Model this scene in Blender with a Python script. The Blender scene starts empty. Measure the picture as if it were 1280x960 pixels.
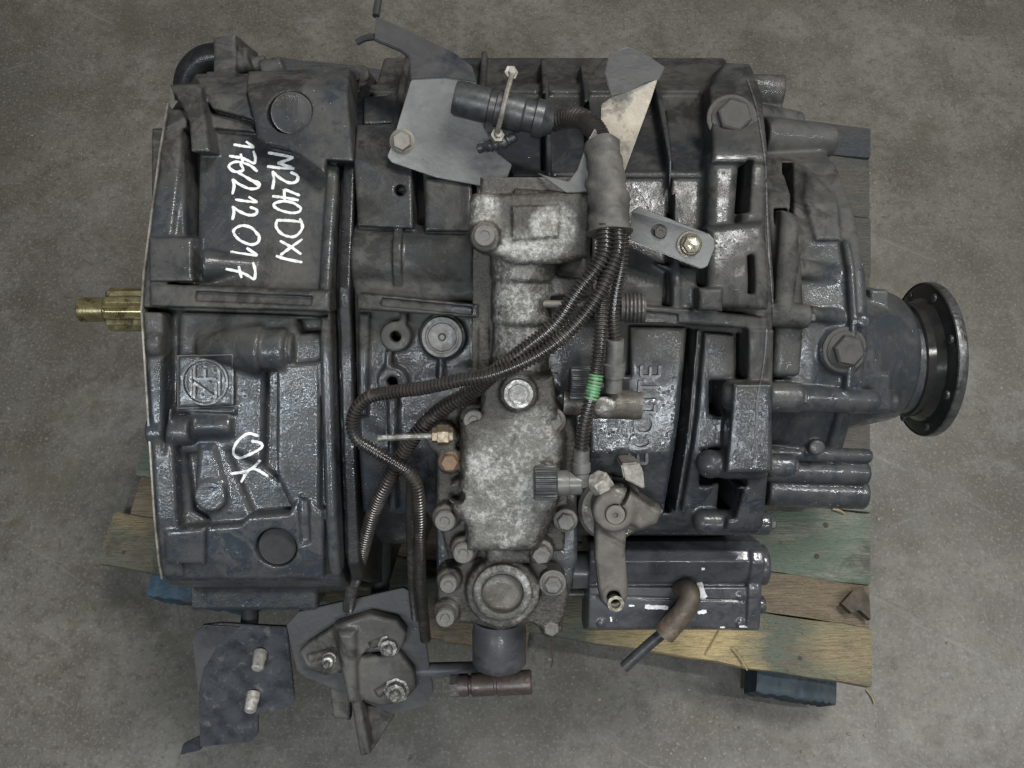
import bpy, bmesh, math, random
import numpy as np
from mathutils import Vector, Matrix
from mathutils.bvhtree import BVHTree

random.seed(11)
sc = bpy.context.scene
COL = sc.collection
RAD = math.radians

# ------------------------------------------------------------------ camera, world, lamps
FPX = 1108.0                      # focal length in photo pixels (1280 wide)
PITCH = RAD(22.0)                 # camera leans this far from straight down
ROLL = RAD(7.7)                   # gearbox top leans this far past the camera axis
GZ = 0.413                        # height of the gearbox axis above the floor
cam_d = bpy.data.cameras.new('camera')
cam = bpy.data.objects.new('camera', cam_d)
COL.objects.link(cam)
CAMW = Vector((0, -math.sin(PITCH), GZ + math.cos(PITCH)))
cam.location = CAMW
cam.rotation_euler = (PITCH, 0, 0)
cam_d.sensor_width = 36.0
cam_d.lens = 36.0 * FPX / 1280.0
cam_d.clip_start = 0.05
cam_d.clip_end = 60
sc.camera = cam

world = bpy.data.worlds.new('World')
sc.world = world
world.use_nodes = True
wb = world.node_tree.nodes['Background']
wb.inputs['Color'].default_value = (0.80, 0.88, 1.0, 1)
wb.inputs['Strength'].default_value = 0.035

def area(name, loc, target, sx, sy, power, col):
    d = bpy.data.lights.new(name, 'AREA')
    d.shape = 'RECTANGLE'; d.size = sx; d.size_y = sy
    d.energy = power; d.color = col
    o = bpy.data.objects.new(name, d); COL.objects.link(o)
    o.location = loc
    o.rotation_euler = (Vector(target) - Vector(loc)).to_track_quat('-Z', 'Y').to_euler()
    return o
area('roof_window_lamp', (1.05, 0.95, 4.2), (0, 0, 0.3), 1.0, 0.8, 158, (1.0, 0.985, 0.94))
area('sheen_lamp', (-1.6, -2.2, 3.2), (0, 0, 0.4), 0.7, 0.7, 34, (0.82, 0.92, 1.0))  # added lamp behind the camera for sheen on the top faces
area('glint_strip_lamp', (0.55, -2.6, 3.4), (0, 0, 0.4), 1.3, 0.06, 52, (0.92, 0.97, 1.0))  # this and the next two: added strips for sharp glints on oily metal
area('glint_strip_lamp', (-0.75, -2.0, 3.6), (0, 0, 0.4), 1.3, 0.06, 50, (0.90, 0.96, 1.0))
area('glint_strip_lamp', (1.9, -0.4, 3.3), (0, 0, 0.4), 0.06, 1.3, 46, (0.97, 0.98, 0.96))

sc.view_settings.view_transform = 'Standard'
sc.view_settings.look = 'None'
sc.view_settings.exposure = 0.0
sc.view_settings.gamma = 1.0
sc.view_settings.use_curve_mapping = False

# ------------------------------------------------------------------ geometry of the place
CT, ST = math.cos(ROLL), math.sin(ROLL)
CAMG = (0.0, ST, CT)

def P(px, py, z):
    """point of the gearbox frame seen at photo pixel (px, py) at gearbox height z"""
    a = (px - 640.0) / FPX; b = (480.0 - py) / FPX
    d = (a, b * CT - ST, -b * ST - CT)
    t = (z - CAMG[2]) / d[2]
    return (d[0] * t, CAMG[1] + d[1] * t, z)

def ray(px, py):
    a = (px - 640.0) / FPX; b = (480.0 - py) / FPX
    return Vector(CAMG), Vector((a, b * CT - ST, -b * ST - CT)).normalized()

def S(px, py, z):
    """metres covered by one pixel there"""
    p = P(px, py, z)
    return (1 - ST * p[1] - CT * p[2]) / FPX

CP, SP = math.cos(PITCH), math.sin(PITCH)
def PW(px, py, z):
    """point of the room seen at a pixel at height z above the floor"""
    a = (px - 640.0) / FPX; b = (480.0 - py) / FPX
    d = (a, b * CP + SP, b * SP - CP)
    t = (z - CAMW.z) / d[2]
    return Vector((d[0] * t, CAMW.y + d[1] * t, z))

GM = Matrix.Translation((0, 0, GZ)) @ Matrix.Rotation(PITCH + ROLL, 4, 'X')

# ------------------------------------------------------------------ objects
def link(name, me, mat=None, parent=None, smooth=True, angle=None):
    o = bpy.data.objects.new(name, me)
    COL.objects.link(o)
    if mat is not None and len(me.materials) == 0:
        me.materials.append(mat)
    if parent is not None:
        o.parent = parent
    if smooth and len(me.polygons):
        me.polygons.foreach_set('use_smooth', [True] * len(me.polygons))
        if angle is not None:
            me.set_sharp_from_angle(angle=RAD(angle))
    return o

def tag(o, label=None, cat=None, kind=None, group=None):
    if label: o['label'] = label
    if cat: o['category'] = cat
    if kind: o['kind'] = kind
    if group: o['group'] = group
    return o

def empty(name, mtx, label, cat, group=None):
    o = bpy.data.objects.new(name, None)
    COL.objects.link(o)
    o.matrix_world = mtx
    o.empty_display_size = 0.05
    return tag(o, label, cat, None, group)

def bm_obj(name, bm, mat, parent=None, angle=35, smooth=True):
    bmesh.ops.recalc_face_normals(bm, faces=bm.faces)
    me = bpy.data.meshes.new(name)
    bm.to_mesh(me); bm.free()
    return link(name, me, mat, parent, smooth, angle)

# ------------------------------------------------------------------ signed distance castings
def poly_sdf(X, Y, poly):
    X, Y = np.broadcast_arrays(X, Y)
    d = np.full(X.shape, 1e9, np.float32)
    s = np.ones(X.shape, np.float32)
    n = len(poly)
    for i in range(n):
        ax, ay = poly[i]; bx, by = poly[i - 1]
        ex, ey = bx - ax, by - ay
        wx, wy = X - ax, Y - ay
        t = np.clip((wx * ex + wy * ey) / (ex * ex + ey * ey + 1e-12), 0, 1)
        dx, dy = wx - ex * t, wy - ey * t
        d = np.minimum(d, dx * dx + dy * dy)
        c1 = Y >= ay; c2 = Y < by; c3 = ex * wy > ey * wx
        flip = (c1 & c2 & c3) | (~c1 & ~c2 & ~c3)
        s = np.where(flip, -s, s)
    return s * np.sqrt(d)

def ext(a, b, r):
    """round-edged intersection of two distances"""
    a = a + r; b = b + r
    return np.minimum(np.maximum(a, b), 0) + np.sqrt(np.maximum(a, 0) ** 2 + np.maximum(b, 0) ** 2) - r

class Field:
    def __init__(s, x, y, z, h):
        s.h = h
        s.x = np.arange(x[0], x[1] + h, h, dtype=np.float32)
        s.y = np.arange(y[0], y[1] + h, h, dtype=np.float32)
        s.z = np.arange(z[0], z[1] + h, h, dtype=np.float32)
        s.F = np.full((len(s.x), len(s.y), len(s.z)), 0.05, np.float32)
        s.prof = None
        s.subk = 1.8
    def win(s, bb, m):
        out = []
        for arr, (a, b) in zip((s.x, s.y, s.z), bb):
            i = int(np.searchsorted(arr, a - m)); j = int(np.searchsorted(arr, b + m))
            out.append(slice(i, max(j, i)))
        return tuple(out)
    def op(s, bb, fn, k=0.004, sub=False):
        k = k * 0.6
        w = s.win(bb, k + 4 * s.h)
        X = s.x[w[0]][:, None, None]; Y = s.y[w[1]][None, :, None]; Z = s.z[w[2]][None, None, :]
        if 0 in (X.size, Y.size, Z.size): return
        b = fn(X, Y, Z).astype(np.float32)
        a = s.F[w]
        if sub:
            b = -b
            if k <= 0: s.F[w] = np.maximum(a, b); return
            hh = np.clip(0.5 - 0.5 * (b - a) / k, 0, 1)
            s.F[w] = b * (1 - hh) + a * hh + k * hh * (1 - hh)
        else:
            if k <= 0: s.F[w] = np.minimum(a, b); return
            hh = np.clip(0.5 + 0.5 * (b - a) / k, 0, 1)
            s.F[w] = b * (1 - hh) + a * hh - k * hh * (1 - hh)
    # --- primitives
    def prism(s, xy, z0, z1, r=0.003, k=0.004, sub=False, draft=0.0):
        xs = [p[0] for p in xy]; ys = [p[1] for p in xy]
        e = draft * (z1 - z0)
        def fn(X, Y, Z):
            d2 = poly_sdf(X[:, :, 0], Y[:, :, 0], xy)[:, :, None]
            d2 = d2 - draft * np.clip(z1 - Z, 0, 1)
            dz = np.abs(Z - (z0 + z1) / 2) - (z1 - z0) / 2
            return ext(d2, dz, r)
        s.op(((min(xs) - e, max(xs) + e), (min(ys) - e, max(ys) + e), (z0, z1)), fn, k, sub)
    def pz(s, pts, z1, z0, **kw):
        s.prism([P(a, b, z1)[:2] for a, b in pts], z0, z1, **kw)
    def xprism(s, yz, x0, x1, r=0.003, k=0.004, sub=False):
        ys = [p[0] for p in yz]; zs = [p[1] for p in yz]
        def fn(X, Y, Z):
            d2 = poly_sdf(Y[0], Z[0], yz)[None]
            return ext(d2, np.abs(X - (x0 + x1) / 2) - (x1 - x0) / 2, r)
        s.op(((x0, x1), (min(ys), max(ys)), (min(zs), max(zs))), fn, k, sub)
    def cyl(s, a, b, r1, r2=None, r=0.003, k=0.004, sub=False):
        r2 = r1 if r2 is None else r2
        A = np.array(a, np.float32); B = np.array(b, np.float32)
        L = float(np.linalg.norm(B - A)); D = (B - A) / L
        R = max(r1, r2)
        bb = [(min(a[i], b[i]) - R, max(a[i], b[i]) + R) for i in range(3)]
        def fn(X, Y, Z):
            t = (X - A[0]) * D[0] + (Y - A[1]) * D[1] + (Z - A[2]) * D[2]
            q = (X - A[0]) ** 2 + (Y - A[1]) ** 2 + (Z - A[2]) ** 2
            rad = np.sqrt(np.maximum(q - t * t, 0))
            rr = r1 + (r2 - r1) * np.clip(t / L, 0, 1)
            return ext(rad - rr, np.abs(t - L / 2) - L / 2, r)
        s.op(bb, fn, k, sub)
    def pcyl(s, a, b, r1px, r2px=None, **kw):
        """cylinder between two (px, py, z) axis points, radii in pixels"""
        A = P(*a); B = P(*b)
        s.cyl(A, B, r1px * S(*a), None if r2px is None else r2px * S(*b), **kw)
    def vcyl(s, px, py, z1, z0, rpx, **kw):
        a = P(px, py, z1)
        s.cyl((a[0], a[1], z0), a, rpx * S(px, py, z1), **kw)
    def ball(s, px, py, z, rpx, k=0.004, sub=False):
        c = P(px, py, z); R = rpx * S(px, py, z)
        s.op([(c[i] - R, c[i] + R) for i in range(3)],
             lambda X, Y, Z: np.sqrt((X - c[0]) ** 2 + (Y - c[1]) ** 2 + (Z - c[2]) ** 2) - R, k, sub)
    # --- things lying on a lengthwise profile
    def set_profile(s, pts, bottom=-0.13):
        """pts: (py, z) from the far side to the near side"""
        top = [P(640, py, z)[1:] for py, z in pts]
        s.ptop = top
        s.prof = top + [(top[-1][0] + 0.01, bottom), (top[0][0] - 0.01, bottom)]
    def zprof(s, y):
        ys = [p[0] for p in s.ptop][::-1]; zs = [p[1] for p in s.ptop][::-1]
        return float(np.interp(y, ys, zs))
    def pp(s, px, py, dz=0.0):
        z = 0.15
        for _ in range(14):
            z = 0.5 * z + 0.5 * (s.zprof(P(px, py, z)[1]) + dz)
        return P(px, py, z)
    def body(s, px0, px1, z, dz=0.0, r=0.004, k=0.004, clip=None):
        x0 = P(px0, 480, z)[0]; x1 = P(px1, 480, z)[0]
        prof = s.prof
        def fn(X, Y, Z):
            d2 = poly_sdf(Y[0], Z[0], prof)[None] - dz
            d = ext(d2, np.abs(X - (x0 + x1) / 2) - (x1 - x0) / 2, r)
            if clip is not None:
                d = ext(d, np.abs(Y - (clip[0] + clip[1]) / 2) - (clip[1] - clip[0]) / 2, r)
            return d
        ys = [p[0] for p in prof]; zs = [p[1] for p in prof]
        yb = (min(ys) - dz, max(ys) + dz) if clip is None else clip
        s.op(((x0, x1), yb, (min(zs), max(zs) + max(dz, 0))), fn, k)
    def rib(s, px, wpx, py0, py1, dz, **kw):
        z = 0.17
        y0 = s.pp(px, py0, dz)[1]; y1 = s.pp(px, py1, dz)[1]
        zc = s.pp(px, (py0 + py1) / 2, dz)[2]
        s.body(px - wpx / 2, px + wpx / 2, zc, dz, clip=(min(y0, y1), max(y0, y1)), **kw)
    def on(s, pts, dz, depth=0.03, r=0.003, k=0.003, sub=False):
        """a panel following the profile, dz proud of it (or sunk by dz when sub)"""
        if sub and dz > 0: dz = dz * s.subk; depth = max(depth, dz + .005)
        xy = [s.pp(a, b, dz if not sub else 0)[:2] for a, b in pts]
        xs = [p[0] for p in xy]; ys = [p[1] for p in xy]
        prof = s.prof
        zz = [s.zprof(y) for y in ys]
        def fn(X, Y, Z):
            d2 = poly_sdf(X[:, :, 0], Y[:, :, 0], xy)[:, :, None]
            dp = poly_sdf(Y[0], Z[0], prof)[None]
            if sub:
                return ext(d2, -(dp + dz), r)
            return ext(d2, np.maximum(dp - dz, -(dp + depth)), r)
        s.op(((min(xs), max(xs)), (min(ys), max(ys)), (min(zz) - depth - 0.01, max(zz) + abs(dz) + 0.03)), fn, k, sub)
    def hole(s, px, py, rpx, depth, dz=0.0, k=0.001):
        a = s.pp(px, py, dz)
        s.cyl((a[0], a[1], a[2] - depth), (a[0], a[1], a[2] + 0.02), rpx * S(px, py, a[2]), r=0.0, k=k, sub=True)
    def boss(s, px, py, rpx, dz, depth=0.03, k=0.004, r=0.002):
        a = s.pp(px, py, dz)
        s.cyl((a[0], a[1], a[2] - depth - dz), a, rpx * S(px, py, a[2]), r=r, k=k)
    # --- surface nets
    def mesh(s, name):
        F = s.F
        F[0] = F[-1] = 0.01; F[:, 0] = F[:, -1] = 0.01; F[:, :, 0] = F[:, :, -1] = 0.01
        I = F < 0
        n = [d - 1 for d in F.shape]
        anyc = np.zeros(n, bool); allc = np.ones(n, bool)
        for i in (0, 1):
            for j in (0, 1):
                for k in (0, 1):
                    c = I[i:n[0] + i, j:n[1] + j, k:n[2] + k]
                    anyc |= c; allc &= c
        cell = np.argwhere(anyc & ~allc)
        ids = np.full(n, -1, np.int32)
        ids[cell[:, 0], cell[:, 1], cell[:, 2]] = np.arange(len(cell))
        acc = np.zeros((len(cell), 3), np.float32); cnt = np.zeros(len(cell), np.float32)
        ci, cj, ck = cell.T
        for ax in range(3):
            for u in (0, 1):
                for v in (0, 1):
                    o = [0, 0, 0]; o[(ax + 1) % 3] = u; o[(ax + 2) % 3] = v
                    f0 = F[ci + o[0], cj + o[1], ck + o[2]]
                    o2 = list(o); o2[ax] = 1
                    f1 = F[ci + o2[0], cj + o2[1], ck + o2[2]]
                    m = (f0 < 0) != (f1 < 0)
                    t = np.where(m, f0 / np.where(m, f0 - f1, 1), 0)
                    pt = np.tile(np.array(o, np.float32), (len(cell), 1)); pt[:, ax] = t
                    acc[m] += pt[m]; cnt[m] += 1
        v = acc / cnt[:, None] + cell
        v = v * s.h + np.array([s.x[0], s.y[0], s.z[0]], np.float32)
        quads = []
        for ax in range(3):
            sl0 = [slice(None)] * 3; sl1 = [slice(None)] * 3
            sl0[ax] = slice(0, -1); sl1[ax] = slice(1, None)
            a = I[tuple(sl0)]; b = I[tuple(sl1)]
            e = np.argwhere(a != b)
            inside = a[e[:, 0], e[:, 1], e[:, 2]]
            u, w = (ax + 1) % 3, (ax + 2) % 3
            ok = (e[:, u] > 0) & (e[:, w] > 0) & (e[:, u] < n[u]) & (e[:, w] < n[w])
            e = e[ok]; inside = inside[ok]
            q = []
            for du, dw in ((0, 0), (1, 0), (1, 1), (0, 1)):
                c = e.copy(); c[:, u] -= 1 - du; c[:, w] -= 1 - dw
                q.append(ids[c[:, 0], c[:, 1], c[:, 2]])
            q = np.stack(q, 1)
            q[~inside] = q[~inside][:, ::-1]
            quads.append(q)
        q = np.concatenate(quads)
        q = q[(q >= 0).all(1)]
        me = bpy.data.meshes.new(name)
        me.vertices.add(len(v)); me.vertices.foreach_set('co', v.astype(np.float32).ravel())
        me.loops.add(q.size); me.loops.foreach_set('vertex_index', q.astype(np.int32).ravel())
        me.polygons.add(len(q))
        me.polygons.foreach_set('loop_start', np.arange(0, q.size, 4, dtype=np.int32))
        me.update(calc_edges=True)
        me.validate()
        s.F = None
        return me

# ------------------------------------------------------------------ rays on to what is built so far (gearbox frame)
TREES = []
def add_tree(me):
    TREES.append(BVHTree.FromPolygons([v.co[:] for v in me.vertices], [p.vertices[:] for p in me.polygons]))
def surf(px, py, trees=None):
    o, d = ray(px, py)
    best = None
    for t in (TREES if trees is None else trees):
        h = t.ray_cast(o, d)
        if h[0] is not None and (best is None or h[3] < best[2]):
            n = h[1]
            if n.dot(d) > 0: n = -n
            best = (h[0], n, h[3])
    return best

# ------------------------------------------------------------------ ordinary mesh helpers
def lathe(bm, prof, segs=32, mtx=None):
    """prof: (radius, height) pairs, axis z; closed at both ends when radius 0"""
    rings = []
    for r, h in prof:
        if r <= 1e-6:
            rings.append([bm.verts.new((0, 0, h))])
        else:
            rings.append([bm.verts.new((r * math.cos(2 * math.pi * i / segs), r * math.sin(2 * math.pi * i / segs), h)) for i in range(segs)])
    for a, b in zip(rings, rings[1:]):
        for i in range(segs):
            j = (i + 1) % segs
            if len(a) == 1 and len(b) == 1: continue
            if len(a) == 1: bm.faces.new((a[0], b[i], b[j]))
            elif len(b) == 1: bm.faces.new((a[i], a[j], b[0]))
            else: bm.faces.new((a[i], a[j], b[j], b[i]))
    vs = [v for r in rings for v in r]
    if mtx is not None:
        bmesh.ops.transform(bm, matrix=mtx, verts=vs)
    return vs

def axis_mtx(origin, direction, roll=0.0):
    q = Vector(direction).normalized().to_track_quat('Z', 'Y')
    return Matrix.Translation(origin) @ q.to_matrix().to_4x4() @ Matrix.Rotation(roll, 4, 'Z')

def plate(bm, pts, th, mtx=None, bev=0.0008):
    """flat polygon of 3d points extruded down by th along its own normal (pts counter-clockwise seen from above)"""
    vs = [bm.verts.new(p) for p in pts]
    f = bm.faces.new(vs)
    f.normal_update()
    n = f.normal.copy()
    if n.z < 0:
        f.normal_flip(); n = -n
    r = bmesh.ops.extrude_face_region(bm, geom=[f])
    nv = [g for g in r['geom'] if isinstance(g, bmesh.types.BMVert)]
    bmesh.ops.translate(bm, vec=-n * th, verts=nv)
    return vs + nv

def smooth_path(pts, n):
    """Catmull-Rom through points, n samples evenly spaced"""
    p = [Vector(q) for q in pts]
    p = [p[0] * 2 - p[1]] + p + [p[-1] * 2 - p[-2]]
    out = []
    for i in range(1, len(p) - 2):
        for t in np.linspace(0, 1, 40, endpoint=False):
            a, b, c, d = p[i - 1], p[i], p[i + 1], p[i + 2]
            out.append(0.5 * ((2 * b) + (c - a) * t + (2 * a - 5 * b + 4 * c - d) * t * t + (3 * b - a - 3 * c + d) * t ** 3))
    out.append(p[-2])
    L = [0.0]
    for a, b in zip(out, out[1:]): L.append(L[-1] + (b - a).length)
    tot = L[-1]
    res = []
    for s_ in np.linspace(0, tot, n):
        k = min(max(int(np.searchsorted(L, s_)) - 1, 0), len(out) - 2)
        f = (s_ - L[k]) / max(L[k + 1] - L[k], 1e-9)
        res.append(out[k].lerp(out[k + 1], f))
    return res, tot

def tube(bm, pts, radii, segs=12, caps=True):
    rings = []
    up = Vector((0, 0, 1))
    prev = None
    n = len(pts)
    for i, p in enumerate(pts):
        t = (pts[min(i + 1, n - 1)] - pts[max(i - 1, 0)]).normalized()
        if prev is None:
            a = up if abs(t.dot(up)) < 0.9 else Vector((1, 0, 0))
            u = (a - t * a.dot(t)).normalized()
        else:
            u = (prev - t * prev.dot(t)).normalized()
        prev = u
        w = t.cross(u)
        r = radii[i] if hasattr(radii, '__len__') else radii
        rings.append([bm.verts.new(p + (u * math.cos(2 * math.pi * k / segs) + w * math.sin(2 * math.pi * k / segs)) * r) for k in range(segs)])
    for a, b in zip(rings, rings[1:]):
        for i in range(segs):
            j = (i + 1) % segs
            bm.faces.new((a[i], a[j], b[j], b[i]))
    if caps:
        bm.faces.new(rings[0][::-1]); bm.faces.new(rings[-1])
    return rings

def ribbon(bm, pts, w, t, trees=None, n=None, lift=0.0, wobble=0.0):
    """a painted or cast stroke lying on the surface under the given pixels"""
    P2 = [Vector((a, b, 0)) for a, b in pts]
    if len(P2) == 2:
        m = max(3, int((P2[1] - P2[0]).length / 2.5)); path = [P2[0].lerp(P2[1], i / (m - 1)) for i in range(m)]
    else:
        L = sum((b - a).length for a, b in zip(P2, P2[1:]))
        path, _ = smooth_path(P2, max(6, int(L / 2.2)) if n is None else n)
    hits = []
    for q in path:
        h = surf(q.x, q.y, trees)
        if h: hits.append((h[0], h[1], S(q.x, q.y, h[0].z)))
    if len(hits) < 2: return
    rows = []
    m = len(hits)
    for i, (p, nn, s_) in enumerate(hits):
        tg = (hits[min(i + 1, m - 1)][0] - hits[max(i - 1, 0)][0])
        if tg.length < 1e-7: continue
        tg.normalize()
        nn = (nn + Vector((0, 0, 0.6))).normalized()
        sd = tg.cross(nn).normalized()
        ww = w * s_ * 0.5 * (1 + wobble * random.uniform(-1, 1))
        if i in (0, m - 1): ww *= 0.7
        base = p + nn * lift
        rows.append([bm.verts.new(base - sd * ww - nn * 0.0012), bm.verts.new(base - sd * ww * 0.8 + nn * t),
                     bm.verts.new(base + sd * ww * 0.8 + nn * t), bm.verts.new(base + sd * ww - nn * 0.0012)])
    for a, b in zip(rows, rows[1:]):
        for k in range(3):
            bm.faces.new((a[k], a[k + 1], b[k + 1], b[k]))
    if len(rows) > 1:
        bm.faces.new(rows[0][::-1]); bm.faces.new(rows[-1])
# ------------------------------------------------------------------ materials
class NT:
    def __init__(s, name):
        s.m = bpy.data.materials.new(name); s.m.use_nodes = True
        s.t = s.m.node_tree; s.b = s.t.nodes['Principled BSDF']
        s.co = s.t.nodes.new('ShaderNodeTexCoord').outputs['Object']
    def set(s, key, v):
        i = s.b.inputs[key]
        if hasattr(v, 'links') or isinstance(v, bpy.types.NodeSocket): s.t.links.new(v, i)
        else: i.default_value = v
    def noise(s, scale, detail=5, rough=0.6, dist=0.0, vec=None, stretch=None):
        n = s.t.nodes.new('ShaderNodeTexNoise')
        n.inputs['Scale'].default_value = scale; n.inputs['Detail'].default_value = detail
        n.inputs['Roughness'].default_value = rough; n.inputs['Distortion'].default_value = dist
        v = vec if vec is not None else s.co
        if stretch:
            mp = s.t.nodes.new('ShaderNodeMapping'); mp.inputs['Scale'].default_value = stretch
            s.t.links.new(v, mp.inputs['Vector']); v = mp.outputs['Vector']
        s.t.links.new(v, n.inputs['Vector'])
        return n.outputs['Fac']
    def voro(s, scale):
        n = s.t.nodes.new('ShaderNodeTexVoronoi'); n.inputs['Scale'].default_value = scale
        s.t.links.new(s.co, n.inputs['Vector']); return n.outputs['Distance']
    def ramp(s, fac, stops, interp='LINEAR'):
        r = s.t.nodes.new('ShaderNodeValToRGB'); r.color_ramp.interpolation = interp
        el = r.color_ramp.elements
        while len(el) < len(stops): el.new(0.5)
        for e, (p, c) in zip(el, stops):
            e.position = p
            e.color = (c, c, c, 1) if not hasattr(c, '__len__') else (c[0], c[1], c[2], 1)
        s.t.links.new(fac, r.inputs['Fac']); return r.outputs['Color']
    def mix(s, fac, a, b, mode='MIX'):
        n = s.t.nodes.new('ShaderNodeMix'); n.data_type = 'RGBA'; n.blend_type = mode
        for i, v in ((0, fac), (6, a), (7, b)):
            if isinstance(v, bpy.types.NodeSocket): s.t.links.new(v, n.inputs[i])
            elif i == 0: n.inputs[0].default_value = v
            else: n.inputs[i].default_value = (v[0], v[1], v[2], 1)
        return n.outputs[2]
    def math(s, op, a, b=0.0):
        n = s.t.nodes.new('ShaderNodeMath'); n.operation = op; n.use_clamp = op in ('MULTIPLY', 'ADD', 'SUBTRACT')
        for i, v in ((0, a), (1, b)):
            if isinstance(v, bpy.types.NodeSocket): s.t.links.new(v, n.inputs[i])
            else: n.inputs[i].default_value = v
        return n.outputs[0]
    def sep(s):
        n = s.t.nodes.new('ShaderNodeSeparateXYZ'); s.t.links.new(s.co, n.inputs[0]); return n.outputs
    def point(s):
        return s.t.nodes.new('ShaderNodeNewGeometry').outputs['Pointiness']
    def bump(s, parts):
        last = None
        for h, strength, dist in parts:
            n = s.t.nodes.new('ShaderNodeBump')
            n.inputs['Strength'].default_value = strength; n.inputs['Distance'].default_value = dist
            s.t.links.new(h, n.inputs['Height'])
            if last is not None: s.t.links.new(last, n.inputs['Normal'])
            last = n.outputs['Normal']
        s.t.links.new(last, s.b.inputs['Normal'])

def casting(name, dry, dry2, wet, wetpos=None, wetamt=0.5, metal=0.0, wear=None, grain=0.5, dryrough=0.62):
    """painted or bare cast metal: dry dusty patches, oily dark glossy patches, rubbed edges"""
    n = NT(name)
    big = n.noise(5.5, 6, 0.62, 0.6)
    mid = n.noise(26, 6, 0.65, 0.3)
    fine = n.noise(420, 3, 0.6)
    lump = n.noise(95, 4, 0.6)
    col = n.mix(n.ramp(mid, [(0.40, 0), (0.62, 1)]), dry, dry2)
    grime = n.ramp(n.noise(13, 8, 0.72, 0.9), [(0.49, 0), (0.58, 1)])
    col = n.mix(n.math('MULTIPLY', grime, 0.8), col, (dry2[0] * .38, dry2[1] * .36, dry2[2] * .34))
    dust = n.ramp(n.noise(75, 7, 0.75, 0.4), [(0.52, 0), (0.66, 1)])
    col = n.mix(n.math('MULTIPLY', dust, 0.35), col, (dry[0] * 1.6, dry[1] * 1.58, dry[2] * 1.55))
    # oil: noise, pushed by where the oil sits on this casting
    f = big
    if wetpos is not None:
        ax, lo, hi = wetpos
        g = n.t.nodes.new('ShaderNodeMapRange')
        g.inputs[1].default_value = lo; g.inputs[2].default_value = hi
        g.inputs[3].default_value = -0.07; g.inputs[4].default_value = 0.22
        n.t.links.new(n.sep()[ax], g.inputs[0])
        a = n.t.nodes.new('ShaderNodeMath'); a.operation = 'ADD'
        n.t.links.new(big, a.inputs[0]); n.t.links.new(g.outputs[0], a.inputs[1]); f = a.outputs[0]
    oil = n.ramp(f, [(0.62 - 0.3 * wetamt, 0), (0.80 - 0.3 * wetamt, 1)])
    blot = n.ramp(n.noise(60, 7, 0.7, 0.8), [(0.5, 0), (0.58, 1)])
    oil2 = n.math('MULTIPLY', oil, n.math('ADD', n.math('MULTIPLY', blot, 0.55), 0.45))
    col = n.mix(oil2, col, wet)
    spots = n.ramp(n.noise(150, 4, 0.7), [(0.66, 0), (0.73, 1)])
    col = n.mix(n.math('MULTIPLY', spots, 0.55), col, (wet[0] * .35, wet[1] * .35, wet[2] * .35))
    if wear:
        w = n.ramp(n.math('ADD', n.point(), n.math('MULTIPLY', n.math('SUBTRACT', mid, 0.5), 0.12)), [(0.545, 0), (0.64, 1)])
        col = n.mix(n.math('MULTIPLY', w, wear[1]), col, wear[0])
    n.set('Base Color', col)
    gl = n.ramp(n.noise(38, 5, 0.7, 0.5), [(0.42, 0.34), (0.60, 0.16)])
    ro = n.mix(oil2, (dryrough,) * 3, gl)
    n.set('Roughness', n.mix(0.0, ro, (0.5,) * 3))
    n.set('Metallic', metal)
    n.set('Specular IOR Level', 0.20)
    film = n.ramp(n.noise(21, 6, 0.7, 0.6), [(0.45, 0.35), (0.60, 1)])
    coatw = n.math('MULTIPLY', n.math('MULTIPLY', oil2, film), 0.85)
    n.set('Coat Roughness', 0.045)
    wetgrain = n.noise(170, 3, 0.55, 0.4)
    vo = n.t.nodes.new('ShaderNodeTexVoronoi'); vo.inputs['Scale'].default_value = 250
    n.t.links.new(n.co, vo.inputs['Vector'])
    dome = n.ramp(vo.outputs['Distance'], [(0.0, 1), (0.18, 0.85), (0.42, 0)], 'EASE')
    pick = n.t.nodes.new('ShaderNodeSeparateColor'); n.t.links.new(vo.outputs['Color'], pick.inputs[0])
    keep = n.ramp(n.math('ADD', n.math('MULTIPLY', pick.outputs[0], 0.66), n.math('MULTIPLY', n.noise(15, 6, 0.72, 0.4), 0.60)), [(0.885, 0), (0.91, 1)])
    keep = n.math('MULTIPLY', keep, oil)
    drops = n.math('MULTIPLY', dome, keep)
    drip = n.math('MULTIPLY', n.noise(330, 2, 0.5, 0.3), n.ramp(n.noise(17, 5, 0.7, 0.4), [(0.54, 0.10), (0.64, 1)]))
    n.bump([(fine, 0.45 * grain, 0.0010), (lump, 0.35 * grain, 0.0016), (wetgrain, 0.07, 0.0008)])
    n.set('Coat Weight', n.math('MAXIMUM', coatw, n.math('MULTIPLY', keep, 0.8)))
    cb = n.t.nodes.new('ShaderNodeBump'); cb.inputs['Strength'].default_value = 1.0; cb.inputs['Distance'].default_value = 0.0026
    n.t.links.new(n.math('ADD', drops, n.math('MULTIPLY', drip, 0.12)), cb.inputs['Height']); n.t.links.new(n.b.inputs['Normal'].links[0].from_socket, cb.inputs['Normal'])
    n.t.links.new(cb.outputs['Normal'], n.b.inputs['Coat Normal'])
    return n.m

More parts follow.
